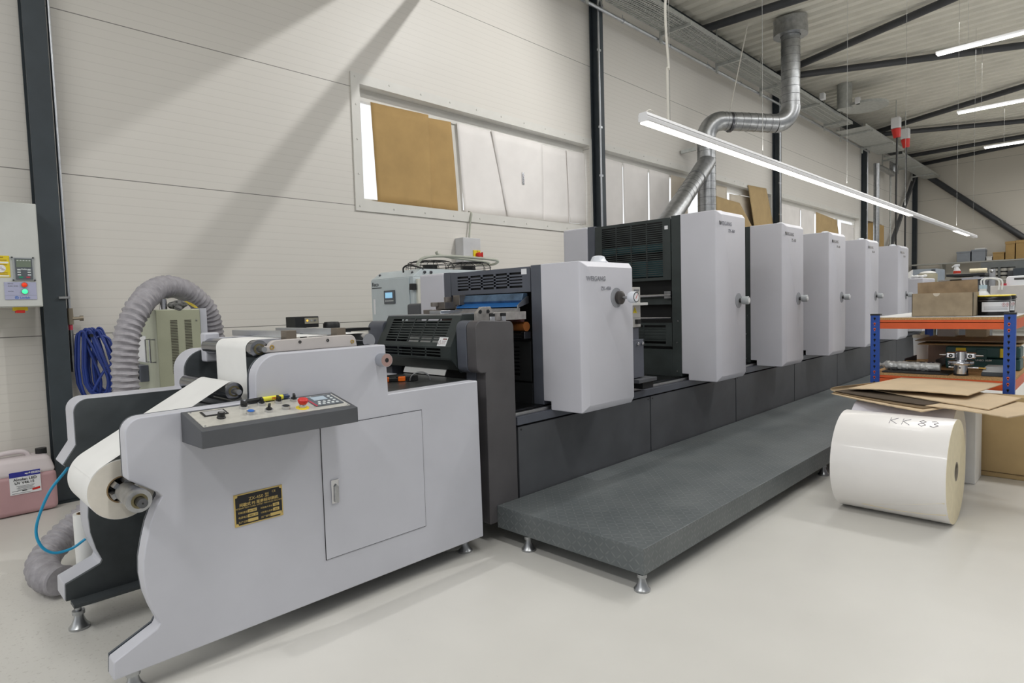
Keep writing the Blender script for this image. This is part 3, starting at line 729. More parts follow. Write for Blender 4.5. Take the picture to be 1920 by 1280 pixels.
# base frame of the press
bs = thing('press_base', 'long dark grey base frame with flush panels under the printing units', 'machine base', (7.0, 3.0, 0))
XE = 13.0
MB().box(2.565, XE, 2.545, 3.50, 0.10, 0.705).build('base_body', black, bs)
seams = [2.572, 4.022, 5.490, 6.945, 8.395, 9.85, 11.3, XE]
for a, b in zip(seams, seams[1:]):
    pn = MB().box(a + 0.006, b - 0.006, 2.509, 2.545, 0.11, 0.630).build('base_panel', dgrey, bs, bevel=0.003)
    q = MB()
    for x in (a + 0.03, b - 0.03): q.lathe([(0,0),(0.006,0),(0.006,0.002),(0,0.002)], (x, 2.509, 0.612), (0,-1,0), 10)
    q.build('panel_screw', blackm, pn)
MB().box(2.565, XE, 2.500, 2.56, 0.642, 0.690).build('base_rail', dgrey2, bs, bevel=0.002)
MB().box(2.565, XE, 2.530, 2.552, 0.690, 0.712).build('slide_rail', steel, bs, bevel=0.002)
MB().box(2.565, XE, 2.575, 2.590, 0.690, 0.714).build('slide_rail', dsteel, bs, bevel=0.002)
MB().box(2.565, XE, 2.59, 3.49, 0.700, 0.716).build('deck_plate', dsteel, bs)
for x in (2.75, 4.2, 5.7, 7.2, 8.6, 10.1, 11.4, 12.8):
    for y in (2.7, 3.35): foot(bs, x, y, 0.11, 1.0, 'levelling_foot')

def slot_panel(o, du, dv, W, H, nu, nv, mu, mv, bu, bv, th, n):
    """plate with real slots: bars only. o corner, du/dv unit dirs, n normal"""
    o = Vector(o); du = Vector(du).normalized(); dv = Vector(dv).normalized(); n = Vector(n).normalized(); q = MB()
    def quad(u0, u1, v0, v1):
        P = [o + du*a + dv*b for a, b in ((u0,v0),(u1,v0),(u1,v1),(u0,v1))]
        q.hexa([p - n*th for p in P] + P)
    quad(0, W, 0, mv); quad(0, W, H - mv, H); quad(0, mu, mv, H - mv); quad(W - mu, W, mv, H - mv)
    iw = (W - 2*mu); ih = (H - 2*mv)
    for i in range(1, nu): x = mu + iw*i/nu; quad(x - bu/2, x + bu/2, mv, H - mv)
    for j in range(1, nv): y = mv + ih*j/nv; quad(mu, W - mu, y - bv/2, y + bv/2)
    return q

# infeed unit: dark pillars and slotted guard
inf = thing('infeed_unit', 'dark grey infeed unit with slotted guard between two rounded pillars', 'machine', (2.43, 3.02, 0))
up_ = arc2(2.300, 1.226, 0.045, 180, 90, 6) + arc2(2.515, 1.224, 0.036, 90, 0, 5) + [(2.551, 0.115), (2.321, 0.115), (2.321, 0.978), (2.305, 0.978)] + arc2(2.297, 1.018, 0.040, -100, -180, 5)
for (y0, y1, nm) in ((2.497, 2.578, 0), (2.582, 2.665, 1)):
    MB().prism(up_, 'y', y0, y1).build('front_pillar', brgrey if nm == 0 else dgrey2, inf, bevel=0.006, segs=3)
MB().prism(up_, 'y', 3.405, 3.57).build('rear_pillar', dgrey2, inf, bevel=0.006, segs=3)
g0 = Vector((2.218, 2.675, 1.124)); g1 = Vector((2.315, 2.675, 1.306)); gv = (g1 - g0); GH = gv.length; gv.normalize()
gn = Vector((0, 1, 0)).cross(gv); gn = -gn if gn.x > 0 else gn
GW = 0.735
slot_panel(g0, (0,1,0), gv, GW, GH, 5, 9, 0.075, 0.026, 0.010, 0.0075, 0.006, gn).build('slotted_guard', greenbk, inf)
slot_panel((2.218, 2.675, 1.054), (0,1,0), (0,0,1), GW, 0.070, 4, 3, 0.09, 0.010, 0.010, 0.006, 0.006, (-1,0,0)).build('lower_guard', greenbk, inf)
MB().hexa([(2.218,2.675,1.050),(2.218,3.41,1.050),(2.285,3.41,0.985),(2.285,2.675,0.985),(2.218,2.675,1.056),(2.218,3.41,1.056),(2.29,3.41,0.991),(2.29,2.675,0.991)]).build('guard_underside', greenbk, inf)
for y in (2.672, 3.408): MB().prism([(2.219, 1.124), (2.315, 1.304), (2.42, 1.304), (2.42, 0.97), (2.29, 0.97), (2.219, 1.055)], 'y', y, y + 0.004).build('guard_side', greenbk, inf)
MB().box(2.31, 2.70, 2.675, 3.41, 1.300, 1.307).build('guard_top', alu, inf)
MB().box(2.40, 2.56, 2.68, 3.40, 0.72, 1.26).build('infeed_core', black, inf)
MB().cyl((2.345, 2.69, 1.205), (2.345, 3.39, 1.205), 0.055, seg=24).build('ink_form_roller', greenbk, inf)
MB().hexa([(2.262,2.76,1.118),(2.262,3.17,1.118),(2.264,3.17,1.118),(2.264,2.76,1.118),(2.312,2.76,1.205),(2.312,3.17,1.205),(2.314,3.17,1.205),(2.314,2.76,1.205)]).build('web_behind_guard', paper, inf)
wv = MB().hexa([(2.275,2.806,0.949),(2.275,3.215,0.949),(2.28,3.215,0.949),(2.28,2.806,0.949),(2.298,2.806,0.999),(2.298,3.215,0.999),(2.302,3.215,0.999),(2.302,2.806,0.999)]).build('paper_strip', paper, inf)
# warning label on the guard
lo = g0 + Vector((0,1,0))*0.045 + gv*0.004 + gn*0.0008
lw = MB(); P = [lo, lo + Vector((0,1,0))*0.078, lo + Vector((0,1,0))*0.078 + gv*0.055, lo + gv*0.055]; lw.hexa([p - gn*0.0005 for p in P] + P)
lo_ = lw.build('warning_label', labelw, inf)
q = MB(); gx = Vector((0,-1,0)); b0 = P[1] + gn*0.0006
for k, (u0, u1, v0, v1) in enumerate(((0.036,0.072,0.040,0.048),(0.034,0.070,0.030,0.032),(0.034,0.066,0.022,0.024),(0.034,0.070,0.014,0.016))):
    Q = [b0 + gx*u0 + gv*v0, b0 + gx*u1 + gv*v0, b0 + gx*u1 + gv*v1, b0 + gx*u0 + gv*v1]; q.hexa([p - gn*0.0003 for p in Q] + Q)
T3_ = [b0 + gx*0.006 + gv*0.012, b0 + gx*0.028 + gv*0.012, b0 + gx*0.017 + gv*0.036]
for i in range(3): q.bar(T3_[i], T3_[(i+1)%3], 0.0015, 0.001, gn)
q.build('label_print', mat('print_brown', (130, 90, 84), 0.6), lo_)
# steel bracket and thumb screws on top of the front pillar
q = MB(); q.prism([(2.36, 1.262), (2.36, 1.31), (2.40, 1.345), (2.47, 1.345), (2.49, 1.31), (2.77, 1.31), (2.77, 1.262)], 'y', 2.60, 2.625)
q.build('steel_bracket', mat('worn_steel', (178, 174, 170), 0.4, 0.6, var=0.15, scale=20), inf, bevel=0.002)
for x in (2.385, 2.447): MB().lathe([(0,0),(0.008,0),(0.012,0.001),(0.012,0.001),(0,0.002)], (x, 2.598, 1.318), (0,-1,0), 14).build('bracket_screw', blackm, inf)
for x, y in ((2.44, 2.56), (2.53, 2.56)):
    t1 = MB().lathe([(0,0),(0.017,0),(0.017,0.030),(0,0.030)], (x, y, 1.258), (0,0,1), 18).build('thumb_screw', chrome, inf)
    MB().lathe([(0,0.030),(0.018,0.030),(0.018,0.046),(0.014,0.050),(0,0.050)], (x, y, 1.258), (0,0,1), 18).build('screw_cap', blackm, t1)

def casing_mesh(x0, x1, z0, z1, ys=2.570, yf=2.265):
    c = 0.045; q = MB(); yi = yf - 0.028
    side = [(ys, z0 + 0.052), (2.510, z0 + 0.052), (2.510, z0), (yf, z0), (yf, z1), (ys, z1)]
    I = [(x0 + c, z0 + c*0.95), (x1 - 0.008, z0 + c*0.95), (x1 - 0.008, z1 - c*0.75), (x0 + c, z1 - c*0.75)]
    V = [(x0, a, b) for a, b in side] + [(x1, a, b) for a, b in side] + [(a, yi, b) for a, b in I]
    F = [(0,1,2,3,4,5), (11,10,9,8,7,6), (0,6,7,1), (1,7,8,2), (2,8,9,3), (4,10,11,5), (5,11,6,0),
         (3,9,13,12), (9,10,14,13), (10,4,15,14), (4,3,12,15), (12,13,14,15)]
    return q.faces(V, F)
def dome(parent, x, y, z, k=1.0):
    return MB().lathe([(0,0),(0.062*k,0),(0.062*k,0.004),(0.050*k,0.012),(0.038*k,0.038),(0.020*k,0.044),(0,0.044)], (x, y, z), (0,0,1), 8).build('beacon_cap', rim, parent)
def letter(parent, b1, b2, xc, z1, z2, s, y, dx=0.10):
    MB().text(b1, s, (xc, y, z1), (1,0,0), (0,0,1), 'CENTER', 0.003, 0.0003).build('maker_lettering', chrome, parent)
    MB().text(b2, s*0.80, (xc + dx, y, z2), (1,0,0), (0,0,1), 'CENTER', 0.003, 0.0002).build('model_lettering', chrome, parent)

def printing_unit(label, x0, x1, zt, tall=True):
    t = thing('printing_unit', label, 'printing unit', ((x0+x1)/2, 3.02, 0.716), 'printing units of the press')
    # side frames
    zo0, zo1 = (0.945, 1.50) if tall else (0.80, 1.43)
    q = MB().box(x0 + 0.002, x1 - 0.01, 2.570, 2.655, 0.716, zt - 0.002)
    q.build('front_side_frame', greenbk if tall else dgrey2, t, bevel=0.003)
    MB().box(x0 + 0.002, x1 - 0.01, 3.445, 3.520, 0.716, zt - 0.002).build('rear_side_frame', dgrey2, t, bevel=0.003)
    MB().box(x0 + 0.10, x1 - 0.03, 2.655, 3.445, 0.716, zt - 0.01).build('unit_core', vblack, t)
    # outer casings
    cs = casing_mesh(x0, x1, 0.690, zt).build('front_casing', whitec, t, bevel=0.006)
    rc = MB().box(x0, x1, 3.520, 3.815, 0.76, zt).build('rear_casing', whitec, t, bevel=0.02)
    # hand knob in a round recess
    kx, kz = (4.985 - 4.61 + x0, 1.335) if tall else (x0 + 0.365, 1.378)
    yf = 2.2365
    rec = MB().lathe([(0,0),(0.062,0),(0.062,0.002),(0,0.002)], (kx - 0.03, yf, kz), (0,-1,0), 32).build('knob_recess', mat('recess_grey', (150, 152, 158), 0.5, var=0.03), cs)
    if tall:
        k1 = MB().cyl((kx - 0.012, yf, kz), (kx - 0.008, yf - 0.02, kz), 0.018).build('knob_shaft', blackm, t)
        MB().lathe([(0,0.02),(0.030,0.02),(0.033,0.026),(0.033,0.070),(0.028,0.076),(0,0.076)], (kx, yf, kz), (0,-1,0), 24).build('hand_knob', greyp, t)
        MB().lathe([(0,0.076),(0.019,0.076),(0.017,0.079),(0,0.079)], (kx, yf, kz), (0,-1,0), 20).build('knob_face', lampbody, t)
    else:
        MB().lathe([(0,0),(0.040,0),(0.042,0.004),(0.042,0.024),(0.030,0.030),(0,0.030)], (kx - 0.01, yf, kz), (0,-1,0), 28).build('knob_hub', mat('hub_dark', (78, 74, 72), 0.35, 0.3), t)
        MB().cyl((kx, yf - 0.03, kz), (kx + 0.005, yf - 0.075, kz), 0.009).build('knob_shaft', steel, t)
        MB().lathe([(0,0.07),(0.030,0.07),(0.036,0.082),(0.036,0.112),(0.032,0.118),(0,0.118)], (kx + 0.01, yf, kz), (0,-1,0), 28).build('hand_knob', rim, t)
        MB().lathe([(0,0.118),(0.028,0.118),(0.027,0.120),(0,0.120)], (kx + 0.01, yf, kz), (0,-1,0), 24).build('gauge_face', labelw, t)
        q = MB(); q.tube((kx + 0.01, yf - 0.118, kz), (kx + 0.01, yf - 0.121, kz), 0.031, 0.027, 28); q.build('gauge_rim', dsteel, t)
        q = MB(); q.bar((kx + 0.002, yf - 0.1205, kz - 0.01), (kx + 0.022, yf - 0.1205, kz + 0.018), 0.004, 0.001, (0,-1,0)); q.build('gauge_needle', red, t)
    if tall: letter(cs, 'WEIGANG', 'ZX-450', 4.73 - 4.61 + x0, 1.935, 1.885, 0.044, yf, 0.10)
    else: letter(cs, 'WEIGANG', 'ZX-450', 3.005 - 2.878 + x0, 1.482, 1.426, 0.040, yf, 0.095)
    dome(t, x0 + (0.36 if tall else 0.28), 2.42 if tall else 2.33, zt)
    if tall:
        q = MB(); q.box(x0 + 0.28, x0 + 0.33, 2.30, 2.33, zt, zt + 0.008); q.box(x0 + 0.36, x0 + 0.40, 2.30, 2.33, zt, zt + 0.008); q.build('casing_latch', blackm, t)
        # slotted guard between the frames on the infeed side
        slot_panel((x0 + 0.004, 2.662, 1.525), (0,1,0), (0,0,1), 0.776, 0.515, 4, 26, 0.075, 0.025, 0.010, 0.007, 0.006, (-1,0,0)).build('slotted_guard', greenbk, t)
        MB().box(x0 + 0.03, x0 + 0.05, 2.70, 3.40, 1.56, 1.70).build('drip_plate', mat('teal_plate', (54, 92, 98), 0.4, 0.2), t)
        MB().cyl((x0 + 0.05, 2.66, 1.80), (x0 + 0.05, 3.44, 1.80), 0.035).build('ink_roller', mat('teal_plate', (54, 92, 98)), t)
        q = MB()
        for zz in (1.32, 1.02): q.box(x0 + 0.02, x0 + 0.04, 2.67, 3.43, zz, zz + 0.09)
        q.build('cover_strip', greenbk, t)
        slot_panel((x0 + 0.015, 2.665, 0.965), (0,1,0), (0,0,1), 0.77, 0.20, 3, 6, 0.06, 0.02, 0.012, 0.010, 0.006, (-1,0,0)).build('lower_slotted_guard', greenbk, t)
        MB().cyl((x0 + 0.005, 2.66, 1.395), (x0 + 0.005, 3.44, 1.395), 0.016).build('chrome_roller', chrome, t)
        MB().cyl((x0 - 0.005, 2.66, 1.205), (x0 - 0.005, 3.44, 1.205), 0.010).build('chrome_roller', chrome, t)
        MB().box(x0 - 0.01, x0 + 0.03, 2.66, 2.72, 1.37, 1.43).build('roller_bearing', steel, t)
        MB().box(x0 + 0.006, x0 + 0.10, 2.655, 3.445, 0.716, 0.94).build('lower_panel', greenbk, t)
        q = MB(); q.box(x0 - 0.0005, x0 + 0.004, 2.685, 2.715, 1.945, 1.975); q.build('guard_label', labelw, t)
        q = MB()
        for y, z in ((2.612, 1.0), (2.612, 0.76), (2.60, 1.18)): q.lathe([(0,0),(0.006,0),(0.006,0.003),(0,0.003)], (x0 + 0.002, y, z), (-1,0,0), 10)
        q.build('frame_screw', steel, t)
    return t
PU = printing_unit('tall white printing unit nearest the camera, under the duct branch', 4.61, 5.100, 2.052)
for i, (x, l) in enumerate(((5.955, 'second tall white printing unit, just behind the nearest tall one'), (7.285, 'third tall white printing unit, middle of the five tall ones'),
            (8.662, 'fourth tall white printing unit, next to last in the row'), (10.27, 'last tall white printing unit, farthest and partly behind the rack'))):
    c_ = copy_tree(PU); c_.location.x += x - 4.61; c_['label'] = l

# low first unit with ink tray on the infeed side
lowu = printing_unit('low white printing unit at the front with a gauge knob and blue ink tray', 2.878, 3.402, 1.600, False)
slot_panel((2.882, 2.662, 1.432), (0,1,0), (0,0,1), 0.778, 0.160, 5, 5, 0.07, 0.030, 0.020, 0.012, 0.006, (-1,0,0)).build('slotted_guard', dgrey2, lowu)
MB().box(2.90, 2.95, 2.66, 3.44, 1.436, 1.575).build('guard_lining', vblack, lowu)
MB().prism([(2.855, 1.425), (2.895, 1.425), (2.895, 1.365), (2.850, 1.365), (2.838, 1.380)], 'y', 2.70, 3.27).build('ink_fountain', bluesteel, lowu, bevel=0.003)
MB().hexa([(2.790, 2.69, 1.338), (2.790, 3.28, 1.338), (2.87, 3.28, 1.368), (2.87, 2.69, 1.368), (2.790, 2.69, 1.345), (2.790, 3.28, 1.345), (2.87, 3.28, 1.375), (2.87, 2.69, 1.375)]).build('ink_tray', bluetray, lowu, bevel=0.001)
for y in (2.686, 3.282): MB().prism([(2.785, 1.332), (2.785, 1.350), (2.87, 1.405), (2.885, 1.405), (2.885, 1.36)], 'y', y - 0.004, y + 0.004).build('tray_end', alu, lowu)
MB().hexa([(2.72, 2.68, 1.287), (2.72, 3.29, 1.287), (2.80, 3.29, 1.287), (2.80, 2.68, 1.287), (2.785, 2.68, 1.332), (2.785, 3.29, 1.332), (2.80, 3.29, 1.332), (2.80, 2.68, 1.332)]).build('steel_apron', mat('worn_steel', (178, 174, 170)), lowu, bevel=0.001)
MB().cyl((2.835, 2.66, 1.213), (2.835, 3.44, 1.213), 0.030, seg=24).build('copper_roller', copper, lowu)
MB().cyl((2.825, 2.66, 1.155), (2.825, 3.44, 1.155), 0.017, seg=20).build('chrome_roller', dsteel, lowu)
MB().cyl((2.80, 2.66, 1.26), (2.80, 3.44, 1.26), 0.018, seg=20).build('rubber_roller', mat('dark_red_rubber', (70, 36, 34), 0.5), lowu)
MB().box(2.81, 2.87, 2.657, 2.69, 1.135, 1.18).build('roller_bearing', dsteel, lowu, bevel=0.004)
slot_panel((2.872, 2.665, 0.86), (0,1,0), (0,0,1), 0.77, 0.255, 2, 8, 0.10, 0.03, 0.03, 0.014, 0.006, (-1,0,0)).build('lower_slotted_guard', black, lowu)
MB().box(2.89, 2.98, 2.658, 3.442, 0.716, 1.12).build('lower_core', vblack, lowu)
MB().box(2.872, 2.89, 2.66, 3.44, 0.716, 0.845).build('lower_panel', black, lowu)
q = MB(); q.box(2.62, 2.88, 3.34, 3.44, 1.307, 1.335); q.box(2.70, 2.84, 3.30, 3.40, 1.335, 1.385); q.box(2.80, 2.86, 3.26, 3.33, 1.36, 1.43)
q.lathe([(0,0),(0.035,0),(0.035,0.03),(0,0.03)], (2.70, 3.40, 1.355), (0,0,1), 16); q.lathe([(0,0),(0.028,0),(0.028,0.035),(0,0.035)], (2.78, 3.36, 1.385), (0,0,1), 16)
q.build('adjuster', mat('tarnished_steel', (128, 122, 116), 0.4, 0.6, var=0.2), lowu, bevel=0.003)
MB().box(2.58, 2.86, 3.20, 3.32, 1.307, 1.328).build('adjuster_plate', alu, lowu, bevel=0.004)
q = MB(); q.box(2.8775, 2.8815, 2.69, 2.735, 1.545, 1.58); q.build('guard_label', labelw, lowu)

# control post between low and first tall unit
po = thing('control_post', 'light grey control plate on a dark post right of the low printing unit', 'control post', (3.72, 2.50, 0.715))
MB().box(3.60, 3.73, 2.50, 2.56, 0.79, 1.16).build('post', dgrey2, po, bevel=0.003)
MB().box(3.50, 3.735, 2.485, 2.52, 1.165, 1.455).build('control_plate', mat('control_plate_grey', (190, 188, 184), 0.4, 0.2, var=0.03), po, bevel=0.003)
MB().box(3.55, 3.745, 2.47, 2.50, 0.80, 1.075).build('post_cover', dgrey2, po, bevel=0.002)
q = MB()
for x in (3.66, 3.72): q.lathe([(0,0),(0.012,0),(0.012,0.012),(0.006,0.016),(0,0.016)], (x, 2.47, 1.045), (0,-1,0), 12)
q.build('post_bolt', chrome, po)
MB().box(3.60, 3.84, 2.42, 2.56, 0.765, 0.792).build('foot_plate', dgrey, po, bevel=0.003)
MB().box(3.68, 3.82, 2.44, 2.56, 0.714, 0.765).build('foot_block', vblack, po, bevel=0.003)
MB().box(3.56, 3.765, 2.44, 2.486, 1.322, 1.342).build('lever', mat('lever_grey', (200, 200, 198), 0.4), po, bevel=0.003)
q = MB(); q.prism([(3.635, 1.268), (3.685, 1.268), (3.66, 1.312)], 'y', 2.483, 2.486); q.build('warning_triangle', yellow, po)
q = MB(); q.bar((3.662, 2.4825, 1.300), (3.657, 2.4825, 1.285), 0.003, 0.001, (0,-1,0)); q.bar((3.657, 2.4825, 1.287), (3.663, 2.4825, 1.274), 0.003, 0.001, (0,-1,0)); q.build('triangle_mark', inkblk, po)
MB().box(3.66, 3.705, 2.462, 2.486, 1.188, 1.222).build('rocker_switch', blackm, po, bevel=0.003)
q = MB()
for k in range(6): q.box(3.66, 3.715, 2.4835, 2.486, 1.36 + k*0.012, 1.363 + k*0.012)
q.box(3.65, 3.72, 2.4835, 2.486, 1.428, 1.438); q.box(3.505, 3.73, 2.4835, 2.486, 1.233, 1.235); q.build('plate_print', inkgrey, po)

po.location.x += 0.135

# ================================================================== LEFT SIDE
# wall control cabinet
wc = thing('control_cabinet', 'light grey wall cabinet with keypad and red and green lamps, at the left edge', 'cabinet', (0.45, 5.45, 1.43))
MB().box(0.15, 0.770, 5.30, 5.618, 1.432, 2.135).build('cabinet_body', cabw, wc, bevel=0.006)
MB().box(0.155, 0.764, 5.292, 5.30, 1.437, 2.130).build('cabinet_door', cabw, wc, bevel=0.003)
Y = 5.2915
kp = MB().prism([(0.612, 1.772), (0.622, 1.765), (0.724, 1.765), (0.734, 1.772), (0.738, 1.765), (0.732, 1.745), (0.732, 1.635), (0.740, 1.612), (0.734, 1.606), (0.724, 1.612), (0.626, 1.612), (0.616, 1.606), (0.610, 1.612), (0.618, 1.635), (0.618, 1.745), (0.608, 1.765)], 'y', Y - 0.010, Y).build('keypad_frame', greyp, wc, bevel=0.002)
MB().box(0.630, 0.722, Y - 0.014, Y - 0.009, 1.618, 1.758).build('keypad', keypadg, kp)
MB().box(0.636, 0.716, Y - 0.0155, Y - 0.0135, 1.700, 1.752).build('lcd', lcd, kp)
q = MB()
for r_ in range(3):
    for x in (0.640, 0.694): q.box(x, x + 0.018, Y - 0.0155, Y - 0.0135, 1.645 + r_*0.017, 1.653 + r_*0.017)
q.text('Delta', 0.014, (0.676, Y - 0.0145, 1.682), (1,0,0), (0,0,1), 'CENTER', 0.0003, 0.0004)
for k in range(5): q.box(0.640 + k*0.016, 0.650 + k*0.016, Y - 0.0156, Y - 0.0135, 1.743, 1.747)
q.build('key', inkpale, kp)
MB().box(0.648, 0.668, Y - 0.0156, Y - 0.0135, 1.628, 1.637).build('green_key', mat('key_green', (30, 150, 110), 0.5), kp)
MB().box(0.686, 0.706, Y - 0.0156, Y - 0.0135, 1.628, 1.637).build('red_key', inkred, kp)
q = MB()
for x, z in ((0.617, 1.765), (0.729, 1.765), (0.617, 1.613), (0.731, 1.613)): q.lathe([(0,0),(0.005,0),(0.005,0.003),(0,0.003)], (x, Y - 0.010, z), (0,-1,0), 10)
q.build('keypad_screw', inkblk, kp)
lp = MB().box(0.566, 0.738, Y - 0.004, Y, 1.482, 1.600).build('lamp_plate', lilac, wc, bevel=0.002)
q = MB(); q.text('SERVICE', 0.008, (0.585, Y - 0.0045, 1.587), (1,0,0), (0,0,1), 'LEFT', 0.0002, 0.0002); q.text('ALARM  FILTER', 0.008, (0.585, Y - 0.0045, 1.571), (1,0,0), (0,0,1), 'LEFT', 0.0002, 0.0002); q.text('STATUS', 0.008, (0.585, Y - 0.0045, 1.536), (1,0,0), (0,0,1), 'LEFT', 0.0002, 0.0002)
q.box(0.566, 0.738, Y - 0.0045, Y - 0.004, 1.5105, 1.5115)
q.build('lamp_lettering', inkgrey, lp)
q = MB(); q.text('Lindab', 0.021, (0.644, Y - 0.0045, 1.489), (1,0,0), (0,0,1), 'LEFT', 0.0002, 0.0003); q.tube((0.628, Y - 0.0045, 1.496), (0.628, Y - 0.0040, 1.496), 0.0105, 0.007, 20); q.lathe([(0,0),(0.004,0),(0.004,0.0006),(0,0.0006)], (0.628, Y - 0.004, 1.496), (0,-1,0), 12)
q.build('maker_lettering', inkblue, lp)
for z, m_, n_ in ((1.581, redlamp, 'red_lamp'), (1.537, grnlamp, 'green_lamp')):
    a = MB().lathe([(0.016,0),(0.0185,0),(0.0185,0.006),(0.016,0.006)], (0.673, Y - 0.004, z), (0,-1,0), 24).build('lamp_ring', steel, lp)
    MB().ball((0.673, Y - 0.006, z), 0.0165, (1, 0.6, 1)).build(n_, m_, lp)
st = MB().box(0.50, 0.604, Y - 0.002, Y, 1.632, 1.775).build('warning_sticker', yellow, wc)
q = MB(); q.box(0.50, 0.598, Y - 0.0026, Y - 0.002, 1.724, 1.735); q.box(0.50, 0.598, Y - 0.0026, Y - 0.002, 1.637, 1.645); q.lathe([(0,0),(0.026,0),(0.026,0.0006),(0,0.0006)], (0.556, Y - 0.002, 1.690), (0,-1,0), 24)
q.build('sticker_white', labelw, st)
q = MB(); q.text('WARNING', 0.011, (0.546, Y - 0.003, 1.760), (1,0,0), (0,0,1), 'CENTER', 0.0002, 0.0002)
for k in range(3): q.box(0.535 + k*0.012, 0.562 + k*0.008, Y - 0.003, Y - 0.0026, 1.697 - k*0.009, 1.700 - k*0.009)
for z in (1.744, 1.714, 1.660, 1.652): q.box(0.512, 0.590, Y - 0.003, Y - 0.0024, z, z + 0.003)
q.build('sticker_print', mat('print_red_brown', (120, 50, 40), 0.6), st)
rs = MB().box(0.612, 0.688, 5.33, 5.40, 1.408, 1.432).build('switch_plate', yellow, wc)
MB().box(0.622, 0.672, 5.322, 5.38, 1.392, 1.412).build('rotary_handle', red, wc, bevel=0.004)

# jerry can
jc = thing('jerry_can', 'translucent plastic jerry can of pink liquid on the floor by the column', 'jerry can', (0.62, 5.47, 0))
jp = [(0.42, 0), (0.775, 0), (0.79, 0.02), (0.79, 0.30)]
MB().box(0.42, 0.785, 5.345, 5.585, 0.004, 0.285).build('liquid_body', jerryp, jc, bevel=0.035, segs=4)
q = MB().hexa([(0.42,5.345,0.270),(0.785,5.345,0.270),(0.785,5.585,0.270),(0.42,5.585,0.270),(0.435,5.38,0.392),(0.755,5.38,0.392),(0.755,5.56,0.392),(0.435,5.56,0.392)])
q.build('shoulder', jerryw, jc, bevel=0.03, segs=4)
q = MB().sweep(bez([(0.44, 5.47, 0.385), (0.47, 5.47, 0.415), (0.52, 5.47, 0.425), (0.60, 5.47, 0.425), (0.635, 5.47, 0.41), (0.65, 5.47, 0.385)], 6), 0.017, 12); q.build('handle', jerryw, jc)
MB().cyl((0.72, 5.47, 0.388), (0.72, 5.47, 0.428), 0.034, seg=20).build('cap', blackm, jc)
lbm = MB().box(0.520, 0.690, 5.340, 5.3455, 0.153, 0.307).build('can_label', labelw, jc)
MB().box(0.520, 0.690, 5.3385, 5.3402, 0.272, 0.307).build('label_band', labelb, lbm)
q = MB(); q.text('Alcolan LED', 0.0255, (0.605, 5.339, 0.246), (1,0,0), (0,0,1), 'CENTER', 0.0003, 0.0005); q.text('UV V46.15', 0.0245, (0.600, 5.339, 0.222), (1,0,0), (0,0,1), 'CENTER', 0.0003, 0.0005)
for k in range(5): q.box(0.555 + 0.008*(k % 2), 0.655 - 0.006*(k % 3), 5.3392, 5.3402, 0.208 - k*0.0075, 0.210 - k*0.0075)
q.box(0.53, 0.565, 5.3392, 5.3402, 0.176, 0.178); q.box(0.585, 0.612, 5.3392, 5.3402, 0.172, 0.177); q.box(0.53, 0.63, 5.3392, 5.3402, 0.160, 0.162)
q.build('label_lettering', inkblk, lbm)
q = MB(); q.text('ESSEN', 0.019, (0.640, 5.3378, 0.284), (1,0,0), (0,0,1), 'LEFT', 0.0003, 0.0006); q.bar((0.605, 5.3382, 0.290), (0.636, 5.3382, 0.290), 0.001, 0.006, (0,0,1)); q.bar((0.614, 5.3382, 0.284), (0.634, 5.3382, 0.297), 0.001, 0.004, (0,0,1)); q.build('band_lettering', labelw, lbm)
q = MB(); q.prism([(0.640, 0.166), (0.684, 0.170), (0.684, 0.186), (0.640, 0.180)], 'y', 5.3392, 5.3402); q.build('label_flash', red, lbm)

# compressed air drop, valve and blue hose
ap = thing('air_drop_pipe', 'slim silver air pipe with brass valve beside the left column', 'pipe', (0.955, 5.52, 0.7))
MB().cyl((0.955, 5.52, 1.40), (0.955, 5.52, 6.2), 0.012, seg=12).build('pipe', alu, ap)
MB().box(0.885, 0.955, 5.449, 5.467, 1.488, 1.506).build('pipe_clip', galv, ap, bevel=0.004)
q = MB(); q.cyl((0.955, 5.52, 1.30), (0.955, 5.52, 1.42), 0.022, seg=12); q.cyl((0.955, 5.52, 1.345), (1.02, 5.50, 1.345), 0.012, seg=10); q.cyl((1.01, 5.50, 1.345), (1.035, 5.495, 1.345), 0.019, seg=8)
q.build('valve', mat('nickel_brass', (150, 140, 124), 0.35, 0.7, var=0.1), ap)
q = MB(); q.cyl((0.955, 5.52, 1.255), (0.955, 5.52, 1.30), 0.014, seg=10); q.build('valve_tag', inkred, ap)
q = MB(); q.cyl((0.955, 5.52, 0.95), (0.955, 5.52, 1.26), 0.015, seg=10); q.cyl((0.955, 5.52, 1.02), (0.955, 5.52, 1.07), 0.022, seg=10); q.build('coupling', steel, ap)
bh = thing('coiled_hose', 'blue air hose hung in a bundle on the wall right of the column', 'hose', (1.06, 5.5, 0.75))
rnd = random.Random(3)
for k in range(9):
    x0 = 0.985 + k * 0.016 + rnd.uniform(-0.006, 0.006); w_ = 0.07 + rnd.uniform(0, 0.05); zb = 0.74 + rnd.uniform(-0.03, 0.05); y_ = 5.47 + rnd.uniform(-0.03, 0.03); dx = rnd.uniform(0.01, 0.10)
    zt_ = 1.25 + rnd.uniform(-0.02, 0.015)
    q = MB(); q.sweep(bez([(x0 - 0.015, y_ + 0.03, 0.98), (x0 - 0.01, y_ + 0.01, 1.12), (x0, y_, zt_ - 0.015), (x0 + 0.02, y_ - 0.01, zt_), (x0 + 0.04, y_ - 0.01, zt_ - 0.04), (x0 + dx*0.5 + 0.05, y_ - 0.02, 1.05), (x0 + dx + 0.06, y_ - 0.02, 0.88), (x0 + dx + 0.045, y_, zb + 0.02), (x0 + dx, y_ + 0.01, zb), (x0 + 0.02, y_ + 0.02, zb + 0.03), (x0 - 0.01, y_ + 0.03, 0.86)], 6), 0.0095, 8, closed=True)
    q.build('hose_loop', blueh, bh)
